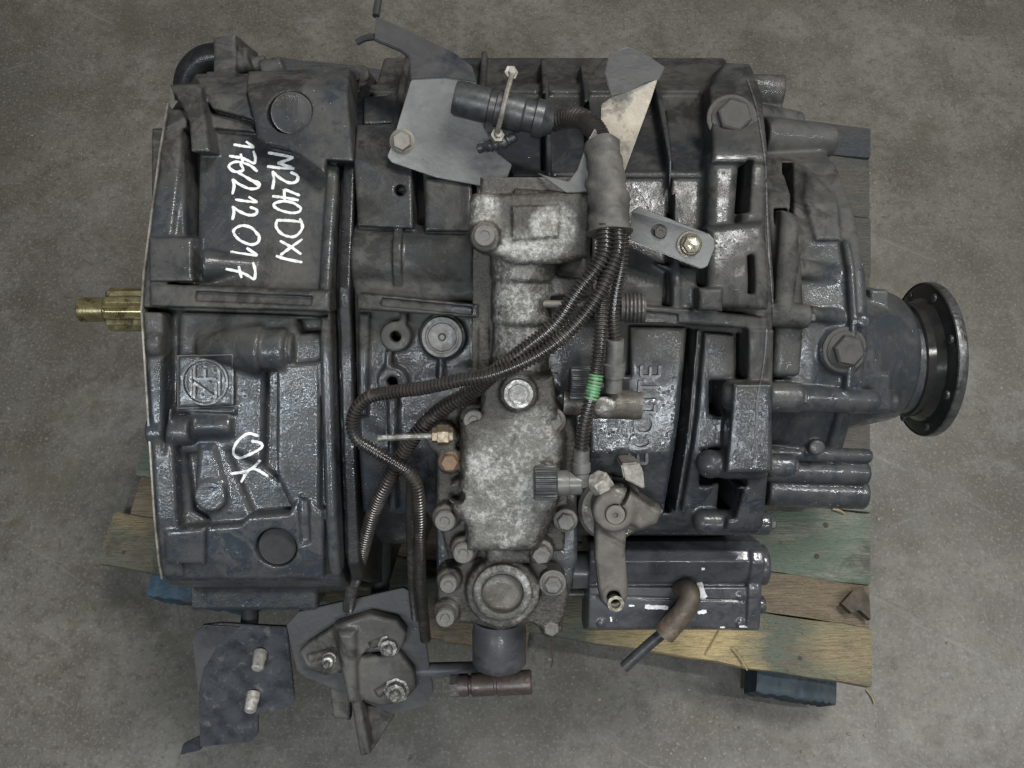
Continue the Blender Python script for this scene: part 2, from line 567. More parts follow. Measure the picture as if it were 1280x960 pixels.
def aluminium(name, lo, mid, hi, oil):
    n = NT(name)
    a = n.noise(36, 9, 0.78, 0.3); b = n.noise(270, 6, 0.8, 0.2); c = n.noise(16, 8, 0.75, 0.5)
    f = n.math('ADD', n.math('MULTIPLY', a, 0.55), n.math('MULTIPLY', b, 0.45))
    col = n.mix(n.ramp(f, [(0.38, 0), (0.53, 1)]), lo, mid)
    col = n.mix(n.ramp(f, [(0.50, 0), (0.66, 1)]), col, hi)
    col = n.mix(n.math('MULTIPLY', n.ramp(c, [(0.52, 0), (0.60, 1)]), 0.75), col, oil)
    # greasy margin: everything outside the handled, wiped patches has been soaked
    clean = None
    for px, py, rr in ((640, 590, .052), (622, 640, .045), (665, 545, .036), (605, 268, .022), (690, 285, .026), (655, 365, .042), (640, 430, .040), (604, 400, .020), (604, 450, .018), (604, 350, .018), (650, 330, .035), (628, 752, .036), (648, 492, .020), (690, 752, .024)):
        d = n.t.nodes.new('ShaderNodeVectorMath'); d.operation = 'DISTANCE'
        n.t.links.new(n.co, d.inputs[0]); d.inputs[1].default_value = P(px, py, 0.25)
        q = n.math('SUBTRACT', 1.0, n.math('DIVIDE', d.outputs['Value'], rr))
        clean = q if clean is None else n.math('MAXIMUM', clean, q)
    g = n.ramp(n.math('ADD', n.math('MULTIPLY', clean, 0.9), n.math('MULTIPLY', n.noise(48, 7, 0.75, 0.5), 0.55)), [(0.34, 0), (0.58, 1)])
    col = n.mix(g, n.mix(n.ramp(b, [(0.45, 0), (0.65, 1)]), (0.026, 0.023, 0.019), (0.070, 0.064, 0.054)), col)
    w = n.ramp(n.point(), [(0.535, 0), (0.61, 1)])
    col = n.mix(n.math('MULTIPLY', w, 0.45), col, (0.36, 0.35, 0.32))
    n.set('Base Color', col); n.set('Metallic', 0.25)
    n.set('Roughness', n.ramp(b, [(0.36, 0.28), (0.62, 0.6)]))
    n.set('Specular IOR Level', 0.4)
    n.bump([(n.noise(420, 3, 0.6), 0.6, 0.0012), (n.noise(130, 6, 0.75), 0.6, 0.002)])
    return n.m

def simple(name, a, b, scale=40, rough=(0.4, 0.6), metal=0.0, bump=(200, 0.3, 0.0006), dirt=None, stretch=None, spec=0.4):
    n = NT(name)
    f = n.noise(scale, 5, 0.65, 0.3, stretch=stretch)
    col = n.mix(n.ramp(f, [(0.35, 0), (0.65, 1)]), a, b)
    if dirt:
        d = n.ramp(n.noise(dirt[1], 6, 0.7, 0.5), [(dirt[2] - 0.05, 0), (dirt[2] + 0.07, 1)])
        col = n.mix(d, col, dirt[0])
    n.set('Base Color', col)
    n.set('Roughness', n.ramp(n.noise(scale * 1.7, 4, 0.6), [(0.35, rough[0]), (0.65, rough[1])]))
    n.set('Metallic', metal); n.set('Specular IOR Level', spec)
    n.bump([(n.noise(bump[0], 4, 0.6, stretch=stretch), bump[1], bump[2])])
    return n.m

M = {}
GREY = ((0.057, 0.054, 0.049), (0.034, 0.033, 0.031))
M['bell'] = casting('bell paint', GREY[0], GREY[1], (0.024, 0.029, 0.036), (1, 0.09, -0.02), 0.80, 0.0, ((0.24, 0.24, 0.24), 0.5))
M['main'] = casting('gear case paint', (0.046, 0.044, 0.040), (0.027, 0.026, 0.025), (0.018, 0.022, 0.028), (1, 0.09, -0.03), 0.75, 0.0, ((0.20, 0.20, 0.20), 0.45))
M['rear'] = casting('rear case paint', (0.060, 0.057, 0.052), (0.038, 0.038, 0.036), (0.026, 0.031, 0.037), (1, 0.14, -0.04), 0.70, 0.0, ((0.19, 0.19, 0.19), 0.45))
M['alu'] = aluminium('bare aluminium casting', (0.055, 0.051, 0.044), (0.135, 0.129, 0.115), (0.47, 0.465, 0.445), (0.030, 0.028, 0.024))
M['alu_dirty'] = casting('dirty aluminium casting', (0.115, 0.105, 0.09), (0.05, 0.045, 0.038), (0.03, 0.028, 0.024), None, 0.6, 0.15, ((0.28, 0.265, 0.24), 0.5), 0.8, 0.5)
M['lever'] = casting('lever casting', (0.095, 0.086, 0.076), (0.058, 0.052, 0.046), (0.04, 0.038, 0.035), None, 0.35, 0.1, ((0.25, 0.23, 0.20), 0.6), 0.6, 0.5)
M['actuator'] = casting('dark actuator paint', (0.058, 0.057, 0.061), (0.044, 0.043, 0.047), (0.032, 0.033, 0.039), None, 0.5, 0.0, ((0.15, 0.15, 0.16), 0.4), 0.3, 0.42)
M['plate_grey'] = simple('grey plate paint', (0.054, 0.053, 0.054), (0.036, 0.036, 0.037), 22, (0.30, 0.5), 0, (260, 0.35, 0.0005), ((0.018, 0.019, 0.024), 9, 0.58), spec=0.3)
M['bracket_cast'] = casting('cast bracket paint', (0.070, 0.066, 0.060), (0.045, 0.043, 0.040), (0.024, 0.025, 0.027), None, 0.42, 0.0, ((0.24, 0.23, 0.21), 0.6), 0.6, 0.55)
M['oil_black'] = casting('oil soaked black casting', (0.022, 0.021, 0.021), (0.013, 0.013, 0.013), (0.008, 0.009, 0.011), None, 0.8, 0.0, None, 0.6, 0.45)
M['plate_blue'] = simple('dark blue plate paint', (0.014, 0.016, 0.020), (0.027, 0.029, 0.034), 36, (0.25, 0.5), 0, (150, 0.25, 0.0006), ((0.080, 0.076, 0.070), 90, 0.62))
M['sheet'] = simple('oily steel sheet', (0.165, 0.163, 0.156), (0.085, 0.084, 0.082), 7, (0.20, 0.40), 0.35, (260, 0.22, 0.0004), ((0.040, 0.040, 0.043), 10, 0.60))
M['sheet_bright'] = simple('clean steel sheet', (0.24, 0.215, 0.175), (0.085, 0.08, 0.07), 10, (0.25, 0.4), 0.5, (260, 0.25, 0.0004), ((0.045, 0.043, 0.04), 14, 0.55))
M['machined'] = simple('worn machined edge', (0.24, 0.225, 0.19), (0.05, 0.046, 0.04), 45, (0.3, 0.5), 0.3)
M['bolt'] = simple('dull bolt steel', (0.15, 0.143, 0.13), (0.060, 0.056, 0.050), 150, (0.24, 0.45), 0.4, (300, 0.6, 0.0007), ((0.36, 0.35, 0.33), 130, 0.58))
M['bolt_bright'] = simple('bright plated bolt', (0.36, 0.33, 0.26), (0.20, 0.18, 0.14), 130, (0.16, 0.32), 0.8, (200, 0.12, 0.0004))
M['bolt_dark'] = simple('painted bolt', (0.072, 0.067, 0.061), (0.042, 0.040, 0.037), 90, (0.25, 0.5), 0.1, (260, 0.6, 0.0008), ((0.02, 0.02, 0.02), 70, 0.6))
M['bolt_orange'] = simple('rust orange bolt', (0.25, 0.15, 0.085), (0.11, 0.075, 0.05), 140, (0.4, 0.6), 0.1, (260, .6, .0008), ((0.07, 0.06, 0.05), 120, 0.55))
M['brass'] = simple('brass fitting', (0.175, 0.14, 0.09), (0.08, 0.064, 0.042), 120, (0.25, 0.45), 0.5)
M['shaft'] = simple('yellowed shaft steel', (0.28, 0.245, 0.13), (0.15, 0.125, 0.062), 60, (0.18, 0.35), 0.7, (220, 0.25, 0.0004), ((0.05, 0.042, 0.022), 50, 0.60))
M['flange'] = simple('oily black flange', (0.012, 0.012, 0.012), (0.022, 0.021, 0.020), 30, (0.10, 0.22), 0.0, (60, 0.15, 0.0008))
M['flange_rim'] = simple('bare flange rim', (0.085, 0.087, 0.086), (0.035, 0.035, 0.034), 70, (0.12, 0.40), 0.4, (200, 0.8, 0.0012))
M['rubber'] = simple('black corrugated plastic', (0.018, 0.016, 0.015), (0.032, 0.028, 0.025), 45, (0.22, 0.36), 0, (300, 0.2, 0.0003), ((0.060, 0.052, 0.044), 40, 0.60), spec=0.6)
M['plug'] = simple('dark plug', (0.018, 0.019, 0.020), (0.028, 0.028, 0.028), 60, (0.65, 0.8), 0, spec=0.2)
M['black'] = simple('black plastic', (0.020, 0.022, 0.024), (0.040, 0.040, 0.040), 80, (0.3, 0.5), 0, (200, 0.4, 0.0006))
M['tape'] = simple('grey fabric tape', (0.078, 0.072, 0.064), (0.048, 0.045, 0.041), 50, (0.55, 0.75), 0, (190, 0.8, 0.001), ((0.12, 0.11, 0.10), 40, 0.62))
M['stud'] = simple('pale worn stud', (0.36, 0.34, 0.31), (0.14, 0.13, 0.115), 140, (0.35, 0.55), 0.1)
M['blue_dirty'] = simple('dirty blue block', (0.014, 0.030, 0.040), (0.010, 0.016, 0.020), 18, (0.5, 0.7), 0, (90, 0.6, 0.002), ((0.015, 0.065, 0.085), 10, 0.60))
M['green'] = simple('green marking tape', (0.10, 0.225, 0.11), (0.055, 0.15, 0.065), 120, (0.4, 0.6), 0, dirt=((0.05, 0.07, 0.05), 90, 0.57))
M['rotten'] = simple('rotten dark wood', (0.050, 0.036, 0.022), (0.022, 0.016, 0.011), 60, (0.6, 0.8), 0, (120, 0.9, 0.003))
M['plastic_grey'] = simple('grey plastic connector', (0.11, 0.106, 0.10), (0.062, 0.060, 0.056), 80, (0.25, 0.45), 0, dirt=((0.03, 0.028, 0.026), 60, 0.6))
M['white'] = simple('white marker and glare paint', (0.66, 0.66, 0.65), (0.42, 0.42, 0.41), 170, (0.5, 0.7), 0, (240, 0.5, 0.0005), ((0.20, 0.19, 0.18), 120, 0.64))
M['hose'] = simple('brown rubber hose', (0.078, 0.060, 0.043), (0.040, 0.031, 0.024), 60, (0.45, 0.65), 0, (160, 0.6, 0.001), ((0.13, 0.105, 0.075), 50, 0.62))
M['pipe_red'] = simple('rust red linkage tube', (0.082, 0.058, 0.050), (0.040, 0.034, 0.032), 70, (0.3, 0.5), 0.2, (150, 0.6, 0.001))
M['tie'] = simple('pale dirty steel', (0.19, 0.172, 0.148), (0.085, 0.077, 0.065), 120, (0.35, 0.55), 0.1)
M['blue'] = simple('blue block paint', (0.018, 0.060, 0.095), (0.012, 0.032, 0.048), 22, (0.5, 0.7), 0, (90, 0.6, 0.002), ((0.015, 0.018, 0.02), 14, 0.52))
M['straw'] = simple('straw', (0.26, 0.20, 0.11), (0.18, 0.135, 0.07), 90, (0.5, 0.7), 0)

def wood(name, a, b, dark, paint=None, amount=0.5, fresh=None):
    n = NT(name)
    grain = n.noise(7, 8, 0.7, 0.4, stretch=(2.2, 26, 26))
    fib = n.noise(30, 5, 0.7, 0.2, stretch=(1.2, 30, 30))
    col = n.mix(n.ramp(grain, [(0.34, 0), (0.66, 1)]), a, b)
    col = n.mix(n.ramp(fib, [(0.50, 0), (0.64, 1)]), col, dark)
    hl = n.noise(22, 6, 0.75, 0.3, stretch=(0.8, 40, 40))
    col = n.mix(n.math('MULTIPLY', n.ramp(hl, [(0.60, 0), (0.68, 1)]), 0.6), col, (a[0] * 1.5 + .12, a[1] * 1.5 + .10, a[2] * 1.2 + .05))
    if paint:
        p = n.ramp(n.noise(9, 7, 0.7, 0.6, stretch=(1, 3, 3)), [(0.60 - amount * 0.3, 0), (0.72 - amount * 0.3, 1)])
        col = n.mix(n.math('MULTIPLY', p, 0.85), col, paint)
    for fc, fr_, amt in (fresh or ()):
        d = n.t.nodes.new('ShaderNodeVectorMath'); d.operation = 'DISTANCE'
        n.t.links.new(n.co, d.inputs[0]); d.inputs[1].default_value = fc
        w = n.math('SUBTRACT', 1.0, n.math('DIVIDE', d.outputs['Value'], fr_))
        w = n.ramp(n.math('ADD', n.math('MULTIPLY', w, 0.7), n.math('MULTIPLY', n.noise(8, 6, 0.7, 0.5, stretch=(1, 4, 4)), 0.6)), [(0.50, 0), (0.75, 1)])
        col = n.mix(n.math('MULTIPLY', w, amt), col, n.mix(n.ramp(fib, [(0.45, 0), (0.7, 1)]), (0.40, 0.31, 0.16), (0.15, 0.105, 0.045)))
    st = n.ramp(n.noise(13, 6, 0.7, 0.8), [(0.56, 0), (0.68, 1)])
    col = n.mix(n.math('MULTIPLY', st, 0.75), col, (0.028, 0.026, 0.022))
    n.set('Base Color', col); n.set('Roughness', 0.72)
    n.bump([(fib, 0.8, 0.003), (grain, 0.5, 0.004)])
    return n.m
M['wood_fresh'] = wood('near board wood', (0.139, 0.113, 0.077), (0.096, 0.084, 0.059), (0.052, 0.048, 0.036), (0.081, 0.096, 0.072), 0.5, ((tuple(PW(850, 800, 0.14)), 0.16, 1.0), (tuple(PW(1060, 800, 0.14)), 0.10, 0.35), (tuple(PW(170, 640, 0.14)), 0.06, 0.3)))
M['wood_green'] = wood('green stained wood', (0.176, 0.176, 0.136), (0.112, 0.121, 0.101), (0.055, 0.066, 0.061), (0.083, 0.110, 0.081), 0.6)
M['wood_grey'] = wood('grey dirty wood', (0.095, 0.085, 0.070), (0.064, 0.059, 0.051), (0.038, 0.034, 0.030), (0.053, 0.055, 0.051), 0.4)
M['wood_blue'] = wood('blue grey wood', (0.056, 0.056, 0.055), (0.040, 0.042, 0.044), (0.026, 0.028, 0.029), (0.030, 0.036, 0.041), 0.5)
M['wood_brown'] = wood('brown oily wood', (0.164, 0.125, 0.083), (0.109, 0.084, 0.055), (0.055, 0.046, 0.033), None)

def concrete():
    n = NT('stained workshop concrete')
    big = n.noise(1.3, 8, 0.66, 0.15)
    mid = n.noise(9, 9, 0.72, 0.1)
    fin = n.noise(75, 6, 0.72)
    col = n.mix(n.ramp(big, [(0.42, 0), (0.58, 1)]), (0.100, 0.092, 0.080), (0.058, 0.054, 0.046))
    col = n.mix(n.ramp(mid, [(0.46, 0), (0.60, 0.75)]), col, (0.052, 0.045, 0.037))
    col = n.mix(n.ramp(fin, [(0.50, 0), (0.64, 0.7)]), col, (0.046, 0.040, 0.033))
    col = n.mix(n.ramp(n.noise(210, 4, 0.7), [(0.54, 0), (0.66, 0.6)]), col, (0.170, 0.158, 0.132))
    pale = n.ramp(n.noise(3.4, 10, 0.8, 0.2), [(0.54, 0), (0.63, 1)])
    col = n.mix(n.math('MULTIPLY', pale, 0.55), col, (0.142, 0.136, 0.128))
    olive = n.ramp(n.noise(6.3, 9, 0.78, 0.3), [(0.53, 0), (0.61, 1)])
    col = n.mix(n.math('MULTIPLY', olive, 0.5), col, (0.056, 0.054, 0.034))
    blob = n.ramp(n.noise(19, 6, 0.7, 0.3), [(0.64, 0), (0.70, 1)])
    col = n.mix(n.math('MULTIPLY', blob, 0.6), col, (0.028, 0.026, 0.020))
    # scuffs and drag marks
    for ang, sc_, th in ((0.5, 5, 0.63), (-0.35, 7, 0.65), (1.3, 6, 0.66)):
        mp = n.t.nodes.new('ShaderNodeMapping'); mp.inputs['Rotation'].default_value = (0, 0, ang)
        n.t.links.new(n.co, mp.inputs['Vector'])
        f = n.noise(sc_, 7, 0.72, 0.15, vec=mp.outputs['Vector'], stretch=(0.35, 9, 1))
        col = n.mix(n.math('MULTIPLY', n.ramp(f, [(th - 0.02, 0), (th + 0.04, 1)]), 0.45), col, (0.129, 0.123, 0.114) if ang != 1.3 else (0.039, 0.035, 0.031))
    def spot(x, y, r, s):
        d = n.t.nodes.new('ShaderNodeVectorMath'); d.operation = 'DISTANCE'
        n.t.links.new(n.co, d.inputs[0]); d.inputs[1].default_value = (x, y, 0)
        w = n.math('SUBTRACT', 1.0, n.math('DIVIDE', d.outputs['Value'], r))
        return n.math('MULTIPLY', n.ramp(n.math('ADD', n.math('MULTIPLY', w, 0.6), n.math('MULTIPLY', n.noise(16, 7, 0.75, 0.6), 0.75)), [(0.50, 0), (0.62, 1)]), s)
    for px, py, r, s in ((890, 835, 0.16, 0.8), (1050, 660, 0.14, 0.7), (1030, 930, 0.2, 0.5), (780, 880, 0.1, 0.5), (1130, 760, 0.15, 0.4), (1000, 900, 0.1, 0.6), (1180, 640, 0.2, 0.5), (850, 920, 0.2, 0.5), (620, 930, 0.25, 0.35), (200, 900, 0.2, 0.3), (1100, 880, 0.16, 0.5), (720, 850, 0.16, 0.6), (1120, 560, 0.12, 0.5), (160, 780, 0.12, 0.5), (400, 900, 0.2, 0.35), (560, 40, 0.2, 0.25)):  # oil stains; those along the pallet edges also paint contact shadow
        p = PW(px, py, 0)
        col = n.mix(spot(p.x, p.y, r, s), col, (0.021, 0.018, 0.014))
    for px, py, r, s in ((70, 80, 0.34, 0.75), (20, 200, 0.2, 0.6), (120, 150, 0.2, 0.5), (1260, 240, 0.25, 0.6), (1220, 400, 0.14, 0.7), (1080, 130, 0.14, 0.5), (1130, 210, 0.15, 0.5), (60, 560, 0.2, 0.4), (300, 30, 0.2, 0.35), (1240, 120, 0.2, 0.5)):  # pale scuffs; the far left ones paint a bluish wet sheen
        p = PW(px, py, 0)
        col = n.mix(spot(p.x, p.y, r, s), col, (0.159, 0.163, 0.172))
    speck = n.ramp(n.noise(140, 3, 0.5), [(0.70, 0), (0.74, 1)])
    zone = n.ramp(n.noise(3.1, 4, 0.6, 0.6), [(0.52, 0), (0.62, 1)])
    col = n.mix(n.math('MULTIPLY', n.math('MULTIPLY', speck, zone), 0.8), col, (0.258, 0.245, 0.224))
    dk = n.ramp(n.noise(85, 3, 0.6), [(0.66, 0), (0.72, 1)])
    col = n.mix(n.math('MULTIPLY', dk, 0.5), col, (0.024, 0.022, 0.018))
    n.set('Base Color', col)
    n.set('Roughness', n.ramp(n.noise(3.3, 8, 0.7, 0.2), [(0.36, 0.36), (0.62, 0.66)]))
    n.set('Specular IOR Level', 0.4)
    n.bump([(fin, 0.30, 0.0015), (mid, 0.2, 0.004)])
    return n.m
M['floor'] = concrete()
# ------------------------------------------------------------------ the gearbox and its castings
gearbox = empty('gearbox', GM, 'large oily grey truck gearbox lying on the wooden pallet, white handwriting on its bell housing', 'gearbox')

def part(name, me, mat, parent=None, label=None, ray_hit=True, smooth=True, angle=None):
    if ray_hit: add_tree(me)
    o = link(name, me, mat, gearbox if parent is None else parent, smooth, angle)
    if label: o['label'] = label
    return o

# ---- bell housing (clutch end, left in the photograph)
B = Field((-0.336, -0.125), (-0.262, 0.395), (-0.13, 0.262), 0.0015)
B.set_profile([(92, 0.04), (140, 0.118), (205, 0.146), (350, 0.195), (386, 0.203), (640, 0.200), (690, 0.196), (726, 0.188), (733, 0.175), (738, 0.02)])
B.body(190, 418, 0.19, 0.0, r=0.004)
# mounting flange on the engine side and the lip next to the gear case
B.body(187, 214, 0.215, 0.018, r=0.003, k=0.006, clip=(P(190, 722, 0.21)[1], P(190, 136, 0.14)[1]))
B.on([(190, 160), (236, 160), (236, 300), (190, 300)], 0.014, k=0.008)
B.on([(187, 296), (241, 297), (241, 352), (187, 352)], 0.023, k=0.004)
B.rib(408, 15, 205, 722, 0.011, k=0.004)
B.on([(237, 165), (250, 165), (246, 295), (240, 295)], 0.012, sub=True, k=0.008)
# split ridge with a shallow channel
B.on([(187, 355), (412, 364), (412, 390), (187, 383)], 0.022, k=0.003)
B.on([(256, 363), (398, 369), (396, 381), (255, 375)], -0.017, sub=True, k=0.002, r=0.001)
B.on([(190, 383), (412, 390), (412, 396), (190, 389)], 0.005, sub=True, k=0.004)
# far corner: pad, blocks, gusset and lug
B.on([(317, 94), (442, 90), (442, 202), (408, 200), (406, 217), (390, 205), (374, 193), (357, 185), (332, 180), (322, 173), (318, 152)], 0.026, k=0.006)
B.on([(250, 100), (318, 98), (318, 150), (266, 136)], 0.018, k=0.005)
B.on([(262, 140), (318, 152), (318, 165), (264, 160)], 0.008, k=0.004)
B.on([(221, 110), (263, 110), (263, 190), (240, 190), (237, 152), (228, 130)], 0.026, k=0.004)
B.on([(262, 92), (296, 92), (294, 120), (262, 118)], 0.016, k=0.004)
B.pz([(266, 46), (294, 42), (296, 70), (294, 100), (266, 102)], 0.036, -0.05, r=0.003, k=0.004)
B.pcyl((294, 78, 0.02), (314, 74, 0.02), 15, k=0.003)
B.pcyl((312, 84, 0.01), (334, 80, 0.01), 11, k=0.003)
B.pcyl((330, 92, 0.02), (356, 82, 0.02), 16, 12, k=0.006)
# lengthwise stub under the writing
B.pcyl((254, 332, 0.193), (322, 333, 0.182), 21, 10, k=0.008)
# near half: cast bosses, tubes, raised panels
B.pcyl((248, 432, 0.200), (331, 437, 0.200), 14, 33, k=0.008, r=0.004)
B.pcyl((330, 437, 0.200), (363, 437, 0.203), 27, k=0.004, r=0.005)
B.pcyl((362, 437, 0.203), (369, 437, 0.203), 21, k=0.002)
B.on([(370, 400), (400, 400), (400, 416), (374, 418)], 0.012, sub=True, k=0.010)
B.pcyl((188, 429, 0.216), (212, 429, 0.216), 17, k=0.003)
B.pcyl((187, 539, 0.208), (241, 538, 0.208), 19, k=0.004)
B.pcyl((241, 531, 0.198), (292, 531, 0.198), 17, 14, k=0.008)
B.on([(213, 388), (224, 388), (220, 500), (213, 560)], 0.004, sub=True, k=0.008)
B.on([(222, 444), (292, 442), (292, 507), (222, 510)], 0.005, k=0.002, r=0.001)
B.on([(214, 509), (294, 511), (294, 518), (214, 516)], 0.004, k=0.003)
B.on([(345, 458), (399, 452), (399, 640), (362, 648), (345, 610)], 0.010, k=0.005)
B.on([(330, 466), (345, 462), (345, 600), (328, 586)], 0.008, sub=True, k=0.010)
B.on([(286, 566), (346, 592), (368, 636), (352, 648), (318, 646)], 0.004, sub=True, k=0.012)
B.on([(231, 568), (248, 566), (244, 622), (262, 652), (240, 640)], 0.006, sub=True, k=0.010)
B.on([(250, 560), (266, 560), (280, 606), (246, 606)], 0.003, k=0.012)
B.boss(262, 621, 20, 0.006, k=0.008)
B.on([(226, 662), (300, 656), (310, 646), (360, 642), (376, 618), (404, 640), (404, 724), (214, 724), (218, 700)], 0.013, k=0.003)
B.on([(206, 664), (256, 660), (256, 706), (206, 704)], 0.020, k=0.004)
B.on([(376, 616), (390, 620), (392, 672), (380, 676)], -0.009, sub=True, k=0.003)
# near edge below the flange with its bolt holes
B.pz([(212, 716), (398, 716), (396, 764), (216, 764)], 0.104, 0.03, r=0.004, k=0.008)
# plug seats
for hx, hy, hr, dz in ((363, 141, 28, 0.026), (345, 685, 26, 0.013)):
    B.hole(hx, hy, hr, 0.012, dz, k=0.002)
bell_prof = B.ptop
bell = part('bell_housing', B.mesh('bell_housing'), M['bell'])
def bell_z(y):
    return float(np.interp(y, [p[0] for p in bell_prof][::-1], [p[1] for p in bell_prof][::-1]))

# ---- gear case (middle)
C = Field((-0.166, 0.262), (-0.240, 0.385), (-0.13, 0.258), 0.0015)
C.subk = 2.6
C.set_profile([(72, -0.02), (106, 0.040), (118, 0.062), (216, 0.158), (360, 0.196), (392, 0.196), (560, 0.192), (640, 0.180), (662, 0.168), (668, 0.15), (671, 0.0)])
C.body(446, 962, 0.19, 0.0, r=0.005)
# step at the near left corner (pallet shows past it)
a = P(446, 643, 0.18); b = P(600, 643, 0.18)
C.prism([(a[0] - .02, a[1]), (b[0], b[1]), (b[0], b[1] - .14), (a[0] - .02, a[1] - .14)], -0.2, 0.3, k=0.006, sub=True)
C.pz([(424, 606), (462, 600), (440, 722), (416, 727)], 0.135, 0.02, k=0.004)
# far half, left: panels, cylinder and bands
C.on([(447, 157), (521, 155), (519, 286), (447, 283)], 0.016, k=0.003)
C.on([(531, 222), (593, 226), (593, 289), (531, 289)], 0.016, k=0.004)
C.on([(455, 122), (508, 118), (508, 154), (455, 156)], 0.012, k=0.004)
C.on([(521, 160), (531, 160), (531, 287), (519, 287)], 0.010, sub=True, k=0.003)
C.boss(450, 92, 11, 0.03, k=0.004)
C.pcyl((446, 326, 0.166), (594, 330, 0.166), 46, k=0.005)
C.pcyl((497, 328, 0.166), (508, 328, 0.166), 51, k=0.003, r=0.001)
C.pcyl((490, 328, 0.166), (496, 328, 0.166), 60, k=0.003, r=0.001, sub=True) if False else None
C.hole(500, 238, 7, 0.02, 0.016)
# ribs over the far shoulder
for rx, y0, y1, dz in ((508, 70, 160, 0.016), (601, 66, 330, 0.016), (684, 76, 330, 0.018), (738, 84, 330, 0.016), (836, 92, 398, 0.018)):
    C.rib(rx, 8, y0, y1, dz, k=0.004, r=0.002)
    sx = 1 if rx < 560 else -1
    C.on([(rx + sx * 4, y0 + 46), (rx + sx * 4, y1 - 6), (rx + sx * 8.5, y1 - 10), (rx + sx * 8.5, y0 + 50)], 0.004, sub=True, k=0.004, r=0.001)
C.on([(446, 106), (885, 106), (885, 116), (446, 116)], 0.005, k=0.012)
C.on([(640, 214), (884, 214), (884, 222), (640, 222)], 0.004, k=0.006)
# split ridge
C.on([(446, 366), (598, 381), (598, 398), (446, 387)], 0.024, k=0.003)
C.on([(482, 371), (592, 382), (592, 392), (480, 381)], -0.020, sub=True, k=0.002, r=0.001)
C.on([(742, 378), (862, 386), (962, 397), (962, 413), (862, 406), (742, 400)], 0.021, k=0.003)
C.on([(788, 386), (842, 391), (842, 402), (788, 397)], -0.018, sub=True, k=0.002, r=0.001)
# near half, left: gasket rib with two bolt eyes, strut
for seg, w in (([(500, 385), (508, 385), (508, 404), (499, 404)], 1), ([(481, 440), (489, 440), (488, 460), (480, 460)], 1), ([(484, 490), (496, 490), (496, 640), (486, 640)], 1)):
    C.on(seg, 0.016, k=0.005)
for ex, ey in ((494, 421), (490, 478)):
    C.boss(ex, ey, 19, 0.017, k=0.006); C.hole(ex, ey, 7, 0.03, 0.017)
C.on([(547, 446), (555, 446), (554, 480), (546, 480)], 0.010, k=0.004)
C.boss(553, 421, 29, 0.008, k=0.004)
C.on([(448, 392), (462, 392), (458, 520), (448, 520)], 0.006, k=0.006)
# near half, right: lettered panel, groove and rib, plain panel
C.on([(788, 409), (858, 410), (848, 520), (828, 640), (736, 640), (736, 470), (788, 470)], 0.012, k=0.003)
C.on([(868, 413), (875, 413), (866, 520), (848, 642), (840, 642), (858, 520)], 0.014, k=0.002)
C.on([(881, 416), (919, 419), (919, 470), (900, 600), (882, 626), (852, 642), (872, 520)], 0.010, k=0.003)
C.on([(859, 410), (868, 412), (858, 520), (839, 642), (829, 642), (849, 520)], 0.014, sub=True, k=0.002)
C.on([(921, 416), (934, 416), (932, 480), (921, 480)], 0.024, sub=True, k=0.004)
# scalloped rear joint: lugs, bulges, slots
C.on([(884, 112), (900, 84), (930, 86), (948, 122), (956, 204), (888, 204)], 0.030, k=0.008)
C.on([(884, 196), (922, 196), (918, 290), (884, 320)], 0.024, k=0.010, r=0.008)
C.on([(929, 192), (956, 200), (958, 290), (926, 290)], 0.026, k=0.008, r=0.006)
C.on([(884, 284), (957, 276), (962, 388), (884, 384)], 0.033, k=0.006, r=0.006)
C.on([(921, 206), (929, 206), (927, 268), (918, 268)], 0.012, sub=True, k=0.004)
C.on([(922, 320), (930, 318), (931, 366), (923, 366)], -0.010, sub=True, k=0.005, r=0.003)
C.on([(874, 360), (904, 360), (904, 390), (874, 388)], 0.040, k=0.004, r=0.004)
C.on([(820, 330), (872, 336), (868, 388), (842, 388), (838, 340)], 0.016, k=0.006)
C.boss(916, 151, 27, 0.034, k=0.004)
# column, double lug and lower lug at the joint
C.on([(936, 410), (968, 412), (966, 500), (952, 662), (906, 662), (928, 560), (936, 470)], 0.024, k=0.004)
C.on([(884, 474), (926, 474), (926, 600), (902, 604), (872, 604), (874, 560), (900, 556), (906, 520), (884, 516)], 0.030, sub=True, k=0.006)
C.pcyl((901, 494, 0.214), (962, 496, 0.214), 20, k=0.005, r=0.010)
C.pcyl((889, 580, 0.210), (962, 580, 0.210), 19, k=0.005, r=0.014)
C.pz([(918, 480), (966, 480), (966, 592), (908, 592)], 0.232, 0.15, k=0.005)
C.on([(900, 604), (922, 604), (912, 640), (896, 640)], 0.030, sub=True, k=0.005)
C.pcyl((866, 652, 0.182), (952, 653, 0.182), 16, k=0.005, r=0.010)
C.ball(888, 580, 0.210, 18, k=0.006)
# base under the shift cover
C.pz([(594, 306), (616, 306), (620, 503), (592, 503)], 0.206, 0.12, k=0.002, r=0.001)
C.pz([(543, 520), (720, 516), (722, 700), (708, 760), (560, 775), (546, 740)], 0.210, 0.06, k=0.003)
JF = Field((-0.182, -0.128), (-0.24, 0.32), (-0.13, 0.235), 0.0015)
JF.set_profile([(86, 0.01), (118, 0.062), (216, 0.158), (360, 0.196), (392, 0.196), (560, 0.192), (700, 0.185), (716, 0.17), (724, 0.0)])
JF.body(414, 449, 0.165, -0.020, r=0.003)
JF.body(429, 444, 0.19, 0.006, r=0.0015, k=0.003)
JF.body(424, 429, 0.185, -0.006, r=0.001, k=0.003)
JF.boss(443, 92, 9, 0.03, k=0.004)
case = part('gear_case', C.mesh('gear_case'), M['main'])
joint = part('joint_flange', JF.mesh('joint_flange'), M['oil_black'], case, 'dark joint flange between bell housing and gear case')

